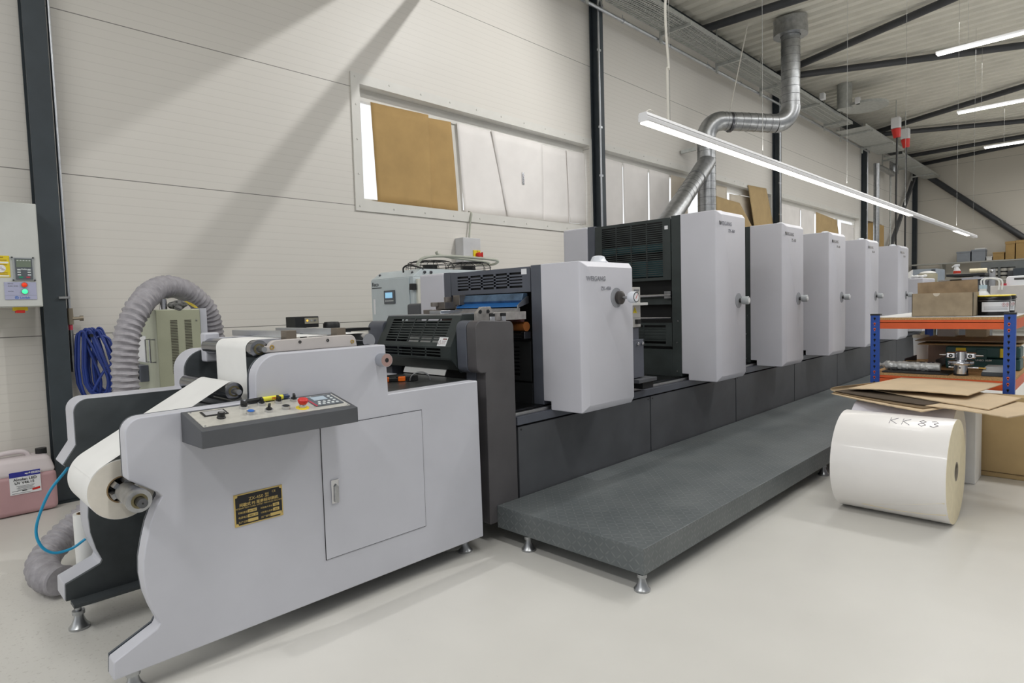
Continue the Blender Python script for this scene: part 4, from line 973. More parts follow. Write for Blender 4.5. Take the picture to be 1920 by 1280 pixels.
q = MB(); q.sweep(bez([(1.08, 5.46, 1.19), (1.14, 5.45, 1.205), (1.185, 5.45, 1.17), (1.20, 5.45, 1.08), (1.19, 5.44, 1.0), (1.14, 5.43, 0.96), (1.09, 5.43, 0.88), (1.05, 5.43, 0.80)], 8), 0.0095, 8); q.build('hose_tail', blueh, bh)
MB().cyl((1.06, 5.55, 1.215), (1.06, 5.40, 1.215), 0.012).build('wall_hook', blackm, bh)
MB().cyl((1.06, 5.55, 1.215), (1.06, 5.62, 1.215), 0.02).build('hook_base', blackm, bh)

# olive power cabinet
oc = thing('power_cabinet', 'olive green louvred cabinet standing behind the unwinder under the grey hose', 'cabinet', (1.29, 4.45, 0))
ox0, ox1, oy0, oy1, oz = 1.157, 1.418, 4.20, 4.72, 1.385
MB().box(ox0, ox1, oy0 + 0.004, oy1, 0.04, oz).build('cabinet_body', beigel, oc, bevel=0.008)
fp = MB().box(ox0 + 0.004, ox1 - 0.004, oy0 - 0.002, oy0 + 0.006, 0.05, oz - 0.004).build('front_panel', beigec, oc, bevel=0.003)
q = MB()
for cx in (1.258, 1.340):
    for k in range(34): q.box(cx - 0.020, cx + 0.020, oy0 - 0.004, oy0 + 0.0, 0.985 + k*0.0099, 0.985 + k*0.0099 + 0.0047)
q.build('louvre', mat('louvre_dark', (70, 66, 54), 0.7), fp)
MB().lathe([(0,0),(0.006,0),(0.004,0.005),(0,0.006)], (1.392, oy0 - 0.002, 1.312), (0,-1,0), 10).build('panel_screw', steel, fp)
MB().box(ox1 + 0.004, ox1 + 0.046, oy0 + 0.02, oy1, 0.04, oz + 0.002).build('side_board', white, oc, bevel=0.003)
for y in (4.24, 4.33): MB().sweep([(ox0, y, 1.20), (ox0 - 0.03, y, 1.20), (ox0 - 0.03, y, 1.06), (ox0, y, 1.06)], 0.005, 8).build('pull_handle', steel, oc)
MB().box(ox0 - 0.003, ox0, 4.42, 4.66, 1.05, 1.22).build('paper_notice', labelw, oc)
MB().box(ox0 - 0.05, ox0, 4.40, 4.70, 0.93, 1.035).build('connector_box', dgrey2, oc, bevel=0.004)
q = MB(); q.box(ox0 - 0.065, ox0 - 0.05, 4.50, 4.56, 0.94, 1.02); q.build('plug', mat('plug_orange', (190, 82, 62), 0.5), oc); q = MB(); q.box(ox0 - 0.07, ox0 - 0.05, 4.43, 4.49, 0.945, 1.015); q.build('socket', blackm, oc)
dr_ = thing('cable_bundle', 'dusty dark rag and cables heaped on top of the olive cabinet', 'cable', (1.30, 4.30, oz))
q = MB()
for k in range(7):
    q.ball((1.24 + rnd.random()*0.11, 4.25 + rnd.random()*0.08, oz + 0.022 + rnd.random()*0.012), 0.022 + rnd.random()*0.012, (1.3, 1, 0.8), 10)
q.build('rag', dust, dr_)
MB().ball((1.295, 4.215, oz + 0.003), 0.024, (1, 1, 0.9), 12).build('rag_knot', dust, dr_)
q = MB()
for k in range(4): q.sweep(bez([(1.34 + k*0.008, 4.28, oz + 0.05), (1.37 + k*0.008, 4.25, oz + 0.03), (1.40 + k*0.005, 4.23, oz + 0.006)], 5), 0.0013, 5)
q.build('yellow_cable', yellow, dr_)
q = MB(); q.cyl((1.225, 4.27, oz), (1.225, 4.27, oz + 0.066), 0.022, seg=12); q.build('foil_tin', chrome, dr_)

# corrugated hose: up from the floor, over the cabinet, down behind it
pth = bez([(0.515, 3.60, 0.085), (0.475, 3.74, 0.085), (0.49, 3.88, 0.12), (0.60, 4.0, 0.19), (0.76, 4.06, 0.30), (0.905, 4.08, 0.52), (0.95, 4.09, 0.80), (0.955, 4.10, 1.05), (0.985, 4.12, 1.25), (1.08, 4.18, 1.42), (1.24, 4.36, 1.525), (1.43, 4.50, 1.510), (1.60, 4.60, 1.37), (1.66, 4.66, 1.15), (1.69, 4.72, 0.9), (1.70, 4.74, 0.5), (1.70, 4.74, 0.0)], 14)
pth = resample(pth, 0.0085)
def hrf(i, a):
    s_ = i * 0.0085
    ph = (s_ / 0.036 + a / (2*PI)) % 1.0; t1 = abs(ph - 0.5) * 2
    ph2 = (s_ / 0.075 - 2 * a / (2*PI)) % 1.0; t2 = abs(ph2 - 0.5) * 2
    return 0.062 + 0.0125 * t1 * t1 + 0.003 * t2
tag(MB().sweep(pth, 0.07, 30, hrf).build('corrugated_hose', hoseg, angle=25), 'thick grey corrugated hose arching over the olive cabinet down to the floor', 'hose')
r = thing('small_paper_roll', 'small white roll standing on the floor behind the unwinder end', 'paper roll', (0.600, 3.46, 0))
MB().tube((0.600, 3.46, 0), (0.600, 3.46, 0.43), 0.045, 0.03, 24).build('wound_paper', paper, r)
MB().tube((0.600, 3.46, 0.0), (0.600, 3.46, 0.431), 0.031, 0.027, 20).build('core', core, r)

# sensor box and motor cap beyond the unwinder
sb = thing('sensor_box', 'small black signal box with lit buttons behind the unwinder rollers', 'box', (1.72, 3.42, 1.0))
MB().box(1.663, 1.812, 3.40, 3.52, 1.253, 1.318).build('box_body', blackm, sb, bevel=0.004)
MB().cyl((1.74, 3.46, 0.0), (1.74, 3.46, 1.255), 0.02).build('stand', blackm, sb)
bp = MB().box(1.722, 1.806, 3.397, 3.401, 1.275, 1.310).build('button_plate', mat('warm_plate', (170, 166, 150), 0.4, 0.3), sb)
for x, m_ in ((1.737, mat('amber_lamp', (250, 200, 70), 0.4, emit=((255, 200, 80), 1.0))), (1.763, greyp), (1.786, inkgrey)): MB().lathe([(0,0),(0.006,0),(0.006,0.003),(0,0.003)], (x, 3.397, 1.294), (0,-1,0), 12).build('lamp_button', m_, bp)
mc = thing('electric_motor', 'black round motor top showing behind the unwinder rollers', 'motor', (1.905, 3.42, 0.95))
MB().lathe([(0,0),(0.050,0),(0.050,0.030),(0.042,0.042),(0,0.044)], (1.905, 3.42, 1.238), (0,0,1), 24).build('cap', blackm, mc)
MB().cyl((1.905, 3.42, 0.95), (1.905, 3.42, 1.24), 0.044).build('motor_body', dgrey, mc)
MB().box(1.85, 2.14, 3.36, 3.50, 1.218, 1.236).build('mount_plate', blackm, mc)
MB().box(1.93, 2.0, 3.36, 3.50, 0.0, 1.218).build('mount_post', dgrey, mc)

# ================================================================== BEHIND THE PRESS
rc_ = thing('chiller_cabinet', 'pale blue chiller cabinet with small lit display, behind the press', 'cabinet', (3.6, 4.95, 0))
RX = 3.20
MB().box(RX, 4.6, 4.33, 4.967, 0.05, 1.622).build('cabinet_body', recoc, rc_, bevel=0.006)
dd_ = MB().box(RX - 0.012, RX, 4.375, 4.962, 0.06, 1.616).build('cabinet_door', recoc, rc_, bevel=0.004)
MB().hexa([(RX, 4.33, 1.622), (4.6, 4.33, 1.622), (4.6, 4.967, 1.622), (RX, 4.967, 1.622), (RX + 0.10, 4.335, 1.690), (4.6, 4.335, 1.690), (4.6, 4.962, 1.690), (RX + 0.10, 4.962, 1.690)]).build('roof_lid', recoc, rc_, bevel=0.004)
MB().box(RX + 0.03, 4.55, 4.305, 4.332, 0.06, 1.60).build('side_door', recob, rc_, bevel=0.004)
MB().box(RX - 0.03, RX + 0.02, 4.305, 4.345, 1.505, 1.56).build('hinge', blackm, rc_, bevel=0.004)
DX = RX - 0.012; ry = Vector((0, -1, 0)); rz = Vector((0, 0, 1))
sc_ = MB().box(DX - 0.010, DX, 4.580, 4.748, 1.393, 1.514).build('controller', keypadg, dd_, bevel=0.004)
MB().box(DX - 0.0125, DX - 0.010, 4.612, 4.722, 1.445, 1.495).build('controller_screen', screen, sc_)
q = MB()
for k in range(6): q.box(DX - 0.0125, DX - 0.010, 4.600 + k*0.022, 4.614 + k*0.022, 1.415, 1.425)
q.build('controller_key', inkpale, sc_)
q = MB(); q.text('Reco', 0.052, (DX - 0.001, 4.945, 1.558), ry, rz, 'LEFT', 0.001, 0.0008); q.box(DX - 0.002, DX, 4.79, 4.945, 1.538, 1.546); q.build('door_lettering', mat('letter_grey', (62, 66, 70), 0.5), dd_)
MB().box(DX - 0.002, DX, 4.90, 4.93, 1.30, 1.44).build('rating_label', labelw, dd_)
q = MB()
for y in (4.90, 4.40): q.lathe([(0,0),(0.012,0),(0.010,0.012),(0,0.014)], (RX + 0.05, y, 1.657), (-0.6,0,0.7), 10)
for x in (3.33, 3.40): q.lathe([(0,0),(0.014,0),(0.012,0.012),(0,0.014)], (x, 4.334, 1.66), (0,-1,0), 10)
q.build('lid_bolt', dsteel, rc_)
for cx in (3.62, 4.10):
    q = MB()
    for zz, rr in ((1.695, 0.225), (1.73, 0.225), (1.765, 0.205), (1.782, 0.155), (1.786, 0.10), (1.788, 0.05)):
        q.sweep([(cx + rr*math.cos(2*PI*i/36), 4.62 + rr*math.sin(2*PI*i/36), zz) for i in range(36)], 0.0032, 6, closed=True)
    for k in range(12):
        a = 2*PI*k/12; ca, sa = math.cos(a), math.sin(a)
        q.sweep([(cx + 0.225*ca, 4.62 + 0.225*sa, 1.688), (cx + 0.225*ca, 4.62 + 0.225*sa, 1.74), (cx + 0.19*ca, 4.62 + 0.19*sa, 1.775), (cx + 0.04*ca, 4.62 + 0.04*sa, 1.789)], 0.003, 5)
    q.build('fan_guard', blackm, rc_)
    MB().cyl((cx, 4.62, 1.69), (cx, 4.62, 1.75), 0.07).build('fan_motor', blackm, rc_)
tag(MB().sweep(bez([(3.33, 4.42, 1.692), (3.33, 4.42, 1.745), (3.40, 4.41, 1.795), (3.60, 4.40, 1.815), (3.9, 4.40, 1.815), (4.3, 4.42, 1.80), (4.7, 4.9, 1.80), (4.95, 5.40, 1.84), (4.97, 5.50, 1.88)], 10), 0.013, 10).build('power_cable', cablec), 'grey cable looping over the fan guards of the chiller to the wall switch box', 'cable', 'cables over the chiller')
tag(MB().sweep(bez([(3.58, 4.47, 1.86), (3.60, 4.47, 1.835), (3.72, 4.46, 1.815), (3.95, 4.46, 1.80), (4.25, 4.55, 1.795), (4.6, 4.85, 1.81), (5.02, 5.45, 1.88)], 10), 0.013, 10).build('power_cable', cablec), 'grey cable with its upper end raised above the chiller fan guards', 'cable', 'cables over the chiller')
tag(MB().sweep(bez([(3.27, 4.56, 1.67), (3.26, 4.54, 1.71), (3.27, 4.48, 1.73), (3.28, 4.40, 1.715), (3.32, 4.33, 1.69)], 8), 0.008, 8).build('power_cable', blackm), 'short black cable arching on top of the pale blue chiller', 'cable', 'cables over the chiller')
sw = thing('isolator_box', 'light grey wall box with red and yellow rotary switch above the chiller', 'switch box', (4.92, 5.55, 1.87))
MB().box(4.785, 5.065, 5.47, 5.618, 1.872, 2.16).build('box_body', mat('isolator_grey', (204, 204, 206), 0.5), sw, bevel=0.008)
MB().box(4.935, 5.045, 5.458, 5.47, 1.905, 2.015).build('switch_plate', yellow, sw, bevel=0.003)
q = MB().cyl((4.995, 5.458, 1.96), (4.995, 5.42, 1.96), 0.030, seg=20); q.box(4.975, 5.04, 5.415, 5.43, 1.94, 1.978); q.box(5.028, 5.044, 5.41, 5.43, 1.90, 1.99); q.build('rotary_handle', red, sw, bevel=0.003)
q = MB(); q.text('ON', 0.014, (4.995, 5.4575, 1.999), (1,0,0), (0,0,1), 'CENTER', 0.0004); q.text('OFF', 0.014, (4.945, 5.4575, 1.915), (1,0,0), (0,0,1), 'LEFT', 0.0004); q.build('switch_lettering', inkblk, sw)
tag(MB().sweep(bez([(5.06, 5.66, 2.50), (5.045, 5.60, 2.47), (5.02, 5.585, 2.40), (5.0, 5.585, 2.30), (4.97, 5.57, 2.15)], 8), 0.012, 8).build('window_cable', cablec), 'cable hanging from the window sill down to the wall switch box', 'cable')
mb_ = thing('motor_cover', 'dark grey motor cover in front of the chiller, behind the infeed guard', 'cover', (2.9, 3.95, 0))
MB().box(2.92, 3.06, 3.86, 4.05, 0.0, 1.385).build('cover_body', dgrey, mb_, bevel=0.02)
MB().lathe([(0,0),(0.012,0),(0.012,0.006),(0,0.006)], (3.03, 3.86, 1.33), (0,-1,0), 12).build('cover_bolt', blackm, mb_)

# sheets fixed over the windows (seen from inside, a hand's breadth behind the wall face)
def sheet(name, m, pts, y, label, cat, group, bow=0.012, ph=0.0, th=0.004):
    (bl, br, tr, tl) = [Vector((p[0], 0, p[1])) for p in pts]
    def f(u, v):
        p = (bl*(1-u) + br*u)*(1-v) + (tl*(1-u) + tr*u)*v
        return (p.x, y + bow*math.sin(PI*u*1.4 + ph)*math.sin(PI*(v*0.8+0.1)) - 0.012*(1-v)*math.sin(3*u+ph), p.z)
    q = MB().patch(f, 14, 10, 0.0)
    o = q.build(name, m); 
    s_ = o.modifiers.new('thickness', 'SOLIDIFY'); s_.thickness = th; s_.offset = 0
    return tag(o, label, cat, group)
G1, G2 = 'cardboard pieces in the windows', 'white paper sheets over the windows'
sheet('cardboard_sheet', kraft2, [(3.79,2.482),(4.525,2.484),(4.515,3.56),(3.748,3.545)], 5.70, 'large brown cardboard sheet at the left end of the first window', 'cardboard', G1)
sheet('cardboard_sheet', kraft2, [(4.50,2.486),(4.945,2.486),(4.868,3.55),(4.50,3.535)], 5.72, 'narrower brown cardboard sheet right of the large one in the first window', 'cardboard', G1, ph=1)
sheet('paper_sheet', sheetw, [(5.04,2.49),(5.79,2.50),(5.70,3.56),(4.965,3.565)], 5.72, 'white paper sheet next to the brown cardboard in the first window', 'paper', G2)
sheet('paper_sheet', sheetw, [(5.765,2.50),(6.47,2.51),(6.48,3.555),(5.52,3.565)], 5.695, 'wide white paper sheet with a taped tear in the middle of the first window', 'paper', G2, ph=0.8)
sheet('paper_sheet', sheetw, [(6.45,2.51),(7.08,2.52),(7.05,3.55),(6.43,3.55)], 5.715, 'white paper sheet third from the brown cardboard in the first window', 'paper', G2, ph=1.6)
sheet('paper_sheet', sheetw, [(7.05,2.52),(7.42,2.52),(7.42,3.57),(7.01,3.55)], 5.695, 'white paper sheet at the column end of the first window, edge curling', 'paper', G2, bow=0.015, ph=0.3)
tag(MB().box(6.05, 6.09, 5.683, 5.686, 2.95, 3.11).build('tape_strip', chrome), 'short shiny strip of tape on the white paper of the first window', 'tape')
for a, b, l, m_ in ((7.70, 8.41, 'white paper sheet directly right of the nearest window column', sheetw), (8.44, 9.17, 'second white paper sheet right of the nearest window column', sheetw), (9.21, 9.87, 'third white paper sheet, left of the beige one behind the slanting duct', sheetw)):
    sheet('paper_sheet', m_, [(a,2.49),(b,2.49),(b,3.57),(a,3.58)], 5.70, l, 'paper', G2, ph=a)
sheet('cardboard_sheet', sheetb, [(9.92,2.49),(10.52,2.49),(10.50,3.58),(9.94,3.58)], 5.71, 'beige sheet in the second window behind the slanting duct branch', 'cardboard', G1)
sheet('cardboard_sheet', sheetb, [(11.0,2.49),(12.1,2.49),(12.15,3.62),(11.0,3.60)], 5.72, 'beige sheet in the second window right of the vertical duct', 'cardboard', G1)
sheet('paper_sheet', sheetb, [(12.30,2.49),(14.1,2.49),(14.1,3.56),(12.26,3.50)], 5.715, 'pale sheet in the second window behind the leaning cardboard', 'paper', G2)
sheet('cardboard_sheet', kraft, [(11.55,2.49),(13.6,2.49),(12.55,3.33),(11.5,3.37)], 5.64, 'brown cardboard with a curved top leaning in the second window', 'cardboard', G1, bow=0.03)
sheet('cardboard_sheet', kraft, [(13.3,2.49),(14.40,2.49),(13.80,3.76),(12.86,3.73)], 5.585, 'tilted brown cardboard leaning against the column beyond the duct', 'cardboard', G1, bow=0.01)
for a, b, z_, l, m_ in ((14.48, 16.2, 3.565, 'white paper sheet at the near end of the third window', sheetw), (16.25, 17.22, 3.56, 'second white paper sheet in the third window', sheetw), (19.42, 20.6, 3.45, 'white paper sheet at the far end of the third window', sheetw)):
    sheet('paper_sheet', m_, [(a,2.49),(b,2.49),(b,z_),(a,z_)], 5.71, l, 'paper', G2, ph=a)
sheet('cardboard_sheet', kraft, [(17.25,2.49),(19.3,2.49),(18.9,3.48),(17.25,3.56)], 5.68, 'beige brown cardboard in the third window above the third tall unit', 'cardboard', G1)
cb_ = thing('cardboard_box', 'brown cardboard box on the sill of the far window by the thin pipe', 'box', (22.4, 5.65, 2.49), 'cardboard boxes')
MB().box(21.75, 23.1, 5.50, 5.74, 2.485, 3.60).build('box_body', kraft2, cb_, bevel=0.01)

# ================================================================== RIGHT SIDE: ROLLS, CARDBOARD, RACK
r = thing('paper_roll', 'big white paper roll lying on the floor with KK 83 written on top', 'paper roll', (4.33, 0.94, 0))
q = MB().tube((4.33, 0.652, 0.3055), (4.33, 1.245, 0.3055), 0.305, 0.055, 96); q.build('wound_paper', glossp, r)
MB().tube((4.33, 0.6505, 0.3055), (4.33, 0.6518, 0.3055), 0.3045, 0.056, 96).build('roll_end', cream, r)
MB().tube((4.33, 0.650, 0.3055), (4.33, 1.247, 0.3055), 0.0565, 0.049, 40).build('core', mat('grey_core', (150, 142, 130), 0.8, var=0.12, scale=40), r)
def surf(th): return (Vector((4.33 + 0.3056*math.cos(th), 0, 0.3055 + 0.3056*math.sin(th))), Vector((-math.sin(th), 0, math.cos(th))))
th = math.radians(117); p_, up__ = surf(th)
q = MB()
def stroke(pts, y0, s):
    P = []
    for a, b in pts:
        t_ = th - b * s / 0.3056; P.append((4.33 + 0.3062*math.cos(t_), y0 - a * s, 0.3055 + 0.3062*math.sin(t_)))
    q.sweep(P, 0.0013, 5)
H_ = 0.066
K = [[(0,0),(0,1)], [(0.55,1),(0.05,0.5),(0.6,0)]]
EIGHT = [[(0.3,0.52),(0.05,0.75),(0.3,1),(0.55,0.78),(0.3,0.52),(0.02,0.25),(0.3,0),(0.58,0.26),(0.3,0.52)]]
THREE = [[(0.05,0.9),(0.35,1),(0.55,0.75),(0.25,0.52),(0.6,0.28),(0.3,0),(0.0,0.12)]]
for G_, y0 in ((K, 0.965), (K, 0.900), (EIGHT, 0.820), (THREE, 0.760)):
    for st_ in G_: stroke(st_, y0, H_)
q.build('handwriting', inkviolet, r)
q = MB(); Pf = []
for a_, y_ in ((203, 0.66), (212, 0.80), (222, 0.98), (230, 1.10), (232, 0.95), (228, 0.78), (222, 0.66)):
    a_ = math.radians(a_); Pf.append((4.33 + 0.3064*math.cos(a_), y_, 0.3055 + 0.3064*math.sin(a_)))
for i in range(1, len(Pf) - 1): q.faces([Pf[0], Pf[i], Pf[i+1]], [(0, 1, 2)])
q.build('torn_wrap_edge', cream, r)
r = thing('paper_roll', 'second white paper roll lying under the cardboard sheets behind the marked roll', 'paper roll', (4.945, 1.03, 0))
MB().tube((4.945, 0.735, 0.3), (4.945, 1.33, 0.3), 0.299, 0.055, 96).build('wound_paper', mat('cool_white_paper', (226, 224, 234), 0.5, var=0.02), r)
MB().tube((4.945, 0.7335, 0.3), (4.945, 0.7348, 0.3), 0.2985, 0.056, 96).build('roll_end', rollface, r)
MB().tube((4.945, 0.733, 0.3), (4.945, 1.332, 0.3), 0.0565, 0.049, 40).build('core', mat('grey_core', (150, 142, 130)), r)
tag(MB().box(5.285, 5.55, 0.685, 1.20, 0.0, 0.585).build('white_carton', paper, bevel=0.006), 'plain white carton on the floor between the second paper roll and the brown box', 'box')
r = thing('cardboard_box', 'big brown cardboard box on the floor in front of the blue and orange rack', 'box', (5.66, 0.4, 0), 'cardboard boxes')
MB().box(5.592, 5.742, -0.15, 0.96, 0.0, 0.595).build('box_body', kraft, r, bevel=0.006)
MB().box(5.588, 5.593, -0.15, 0.96, 0.035, 0.040).build('box_crease', kraftd, r)
def board(label, FL, FR, BR, BL, sag=0.012, m=kraftp, th=0.006, jag=0.006):
    FL, FR, BR, BL = map(Vector, (FL, FR, BR, BL)); rr = random.Random(sum(ord(c) for c in label))
    jl = [rr.uniform(-jag, jag) for _ in range(40)]
    def f(u, v):
        p = (FL*(1-u) + FR*u)*(1-v) + (BL*(1-u) + BR*u)*v
        j = jl[int(round(u*24)) % 40] * (1 - v) if v < 0.05 else 0
        return (p.x + j, p.y, p.z + sag*math.sin(PI*u)*(0.6 + 0.4*math.cos(2*v)))
    return tag(MB().patch(f, 24, 10, th).build('cardboard_sheet', m, angle=60), label, 'cardboard', 'cardboard sheets on the paper rolls')
board('top cardboard sheet of the stack lying on the paper rolls', (5.03,1.43,0.655), (4.98,0.69,0.672), (5.68,0.585,0.678), (5.70,1.23,0.680), 0.010)
board('second cardboard sheet from the top of the stack on the paper rolls', (5.22,1.42,0.650), (4.66,0.545,0.636), (5.24,0.44,0.641), (5.70,1.22,0.655), -0.004)
board('third cardboard sheet of the stack, in the dark gap of the fold', (4.97,1.500,0.638), (4.69,0.88,0.628), (5.3,0.62,0.628), (5.68,1.20,0.640), -0.004, mat('gap_shade_board', (74, 62, 48), 0.9))  # dark colour stands in for shade inside the fold
board('fourth cardboard sheet of the stack, torn edge showing below the fold', (4.95,1.508,0.630), (4.60,0.87,0.619), (5.2,0.62,0.624), (5.66,1.20,0.634), -0.006, mat('shaded_board', (118, 98, 70), 0.9))  # board colour darkened to imitate shade below the fold
board('lowest cardboard sheet reaching furthest right over the second roll', (4.74,0.95,0.620), (4.50,0.437,0.624), (5.05,0.23,0.620), (5.5,1.0,0.622), 0.006)
board('lowest cardboard sheet at the left end under the fold of the stack', (4.93,1.515,0.623), (4.52,0.86,0.612), (5.1,0.66,0.612), (5.64,1.22,0.622), -0.004, kraftp)
q = MB()
q.patch(lambda u, v: (4.975 + 0.7*v - 0.02*math.sin(PI*u)*(1), 1.505 - 0.28*v + 0.025*math.sin(PI*u), 0.634 + 0.034*u*(1) ), 6, 8, 0.003)
tag(q.build('cardboard_fold', kraftp), 'rounded left fold joining the cardboard sheets of the stack', 'cardboard', 'cardboard sheets on the paper rolls')

rk = thing('storage_rack', 'blue and orange steel storage rack with chipboard shelves', 'rack', (6.75, 1.0, 0))
RX0, RX1, RYA, RYB = 5.77, 7.86, 0.525, 1.468
for x, sx_ in ((RX0, 1), (RX1, -1)):
    for y, sy_ in ((RYA, 1), (RYB, -1)):
        p = MB(); yy = sorted((y, y + sy_*0.068)); xx = sorted((x, x + sx_*0.045))
        p.box(x - 0.001 if sx_ > 0 else x - 0.001, x + 0.001 if sx_ > 0 else x + 0.001, yy[0], yy[1], 0, 1.180)
        p.box(xx[0], xx[1], y - 0.001, y + 0.001, 0, 1.180)
        po_ = p.build('upright', blueR, rk)
        if sx_ > 0:
            q = MB(); q2 = MB(); k = 1.155; n_ = 0
            while k > 0.10:
                t_ = q2 if n_ in (1, 2, 10, 11) else q
                cy = (yy[0] + yy[1]) / 2 + 0.004
                t_.lathe([(0,0),(0.0085,0),(0.0085,0.0006),(0,0.0006)], (x - 0.0014, cy, k), (-1,0,0), 12)
                t_.prism([(cy - 0.005, k), (cy + 0.005, k), (cy + 0.003, k - 0.018), (cy - 0.003, k - 0.018)], 'x', x - 0.002, x - 0.0014)
                k -= 0.0445; n_ += 1
            q.build('keyhole', inkblk, po_); lab(q2.build('keyhole', orange, po_), 'orange beam lug seen through the keyholes')
        MB().box(xx[0] - 0.003, xx[1] + 0.003, yy[0] - 0.003, yy[1] + 0.003, 1.178, 1.192).build('upright_cap', blackm, rk)
for zt_ in (1.141, 0.684):
    for x, s_ in ((RX0 + 0.003, 1), (RX1 - 0.003, -1)):
        q = MB(); q.box(min(x, x + s_*0.004), max(x, x + s_*0.004), RYA + 0.066, RYB - 0.066, zt_ - 0.072, zt_); q.box(min(x, x + s_*0.03), max(x, x + s_*0.03), RYA + 0.066, RYB - 0.066, zt_ - 0.024, zt_ - 0.020); q.build('beam', orange, rk)
    for y, s_ in ((RYA, 1), (RYB, -1)):
        q = MB(); q.box(RX0 + 0.04, RX1 - 0.04, min(y, y + s_*0.004), max(y, y + s_*0.004), zt_ - 0.072, zt_); q.build('beam', orange, rk)
    MB().box(RX0 + 0.002, RX1 - 0.002, RYA + 0.003, RYB - 0.003, zt_, zt_ + 0.019).build('shelf_board', chip, rk)
MB().box(RX0 + 0.001, RX1 - 0.001, RYA + 0.002, RYB - 0.002, 1.160, 1.1625).build('shelf_sheet', boardtop, rk)
ZT1, ZS = 1.1625, 0.703
# on the top shelf
r = thing('carton', 'open grey brown carton with raised lid on the top shelf of the rack', 'box', (6.02, 1.0, ZT1))
q = MB(); q.box(5.880, 5.884, 0.792, 1.197, ZT1, 1.349); q.box(6.146, 6.150, 0.792, 1.197, ZT1, 1.349); q.box(5.88, 6.15, 0.792, 0.796, ZT1, 1.349); q.box(5.88, 6.15, 1.193, 1.197, ZT1, 1.349); q.box(5.88, 6.15, 0.792, 1.197, ZT1, ZT1 + 0.004)
q.build('carton_body', greyboard, r)
MB().hexa([(6.148,0.80,1.345),(6.148,1.21,1.345),(6.152,1.21,1.345),(6.152,0.80,1.345),(6.165,0.805,1.452),(6.165,1.215,1.440),(6.169,1.215,1.440),(6.169,0.805,1.452)]).build('carton_lid', mat('brown_lid', (160, 138, 110), 0.85, var=0.15, scale=12), r)
q = MB(); q.prism([(0.0 + 1.03 + 0.023*math.cos(a), 1.349 + 0.026*math.sin(a)) for a in [PI + PI*i/10 for i in range(11)]], 'x', 5.8785, 5.8800); q.build('thumb_notch', sheetb, r)
def bucket(x, y, R_, h, label):
    r = thing('plastic_bucket', label, 'bucket', (x, y, ZT1), 'black plastic buckets on the rack')
    MB().lathe([(0,0),(R_*0.93,0),(R_,h*0.86),(R_+0.006,h*0.86),(R_+0.006,h*0.93),(R_,h),(0,h)], (x, y, ZT1), (0,0,1), 40).build('bucket_body', mat('black_gloss', (16, 18, 22), 0.22, var=0.1), r)
    MB().lathe([(0,h+0.0005),(R_,h+0.0005),(R_+0.004,h+0.006),(R_*0.9,h+0.010),(0,h+0.010)], (x, y, ZT1), (0,0,1), 40).build('bucket_lid', yellow, r)
    def wrap(a0, a1, z0, z1, rr, m_, nm, par):
        q = MB()
        n = 10
        for i in range(n):
            b0, b1 = math.radians(a0 + (a1-a0)*i/n), math.radians(a0 + (a1-a0)*(i+1)/n)
            q.faces([(x+rr*math.cos(b0), y+rr*math.sin(b0), z0), (x+rr*math.cos(b1), y+rr*math.sin(b1), z0), (x+rr*math.cos(b1), y+rr*math.sin(b1), z1), (x+rr*math.cos(b0), y+rr*math.sin(b0), z1)], [(0,1,2,3)])
        return q.build(nm, m_, par)
    l_ = wrap(150, 250, ZT1 + 0.03, ZT1 + 0.105, R_ + 0.0015, labelw, 'bucket_label', r)
    q = MB(); a_ = math.radians(232)
    for aa in (222, 238):
        a_ = math.radians(aa); c_ = Vector((x + (R_+0.004)*math.cos(a_), y + (R_+0.004)*math.sin(a_), ZT1 + 0.083)); tt = Vector((-math.sin(a_), math.cos(a_), 0))
        D4 = [c_ + tt*0.014, c_ + Vector((0,0,0.016)), c_ - tt*0.014, c_ - Vector((0,0,0.016))]
        for i in range(4): q.bar(D4[i], D4[(i+1)%4], 0.0012, 0.001, (math.cos(a_), math.sin(a_), 0))
        q.bar(c_ + Vector((0,0,0.007)), c_ - Vector((0,0,0.006)), 0.002, 0.002, (math.cos(a_), math.sin(a_), 0))
    q.build('hazard_mark', mat('hazard_red', (180, 60, 60), 0.6), l_)
    for z_ in (0.065, 0.055, 0.045): wrap(158, 240, ZT1 + z_, ZT1 + z_ + 0.002, R_ + 0.0028, inkgrey, 'label_print', l_)
    MB().sweep([(x + (R_+0.008)*math.cos(a), y + (R_+0.008)*math.sin(a), ZT1 + h*0.86 - 0.012) for a in [2.1 + 0.15*i for i in range(18)]], 0.002, 6).build('bucket_handle', steel, r)
bucket(6.16, 0.705, 0.112, 0.148, 'black plastic bucket with white hazard label beside the open carton')
bucket(6.47, 0.690, 0.100, 0.150, 'black plastic bucket mostly hidden behind the front bucket on the rack')
tag(MB().box(6.74, 7.0, 0.28, 0.790, ZT1, 1.398).build('white_carton', mat('carton_white', (216, 212, 210), 0.7), bevel=0.004), 'white cardboard carton behind the black buckets on the rack', 'box')
r = thing('jerry_can', 'white plastic jerry can with grip slot behind the white carton on the rack', 'jerry can', (7.15, 0.61, ZT1))
MB().box(7.06, 7.24, 0.44, 0.72, ZT1, 1.385).build('can_body', jugw, r, bevel=0.03, segs=3)
q = MB(); q.prism([(0.725, 1.38), (0.722, 1.45)] + arc2(0.695, 1.458, 0.026, 10, 90, 4) + [(0.56, 1.485), (0.50, 1.46), (0.45, 1.38)], 'x', 7.12, 7.18); q.build('can_handle', jugw, r, bevel=0.008)
MB().box(7.115, 7.121, 0.575, 0.665, 1.448, 1.466).build('grip_slot', mat('slot_dark', (60, 60, 58), 0.7), r, bevel=0.004)
MB().cyl((7.10, 0.735, 1.36), (7.10, 0.735, 1.42), 0.02).build('cap', mat('pink_red_cap', (210, 60, 76), 0.4), r)
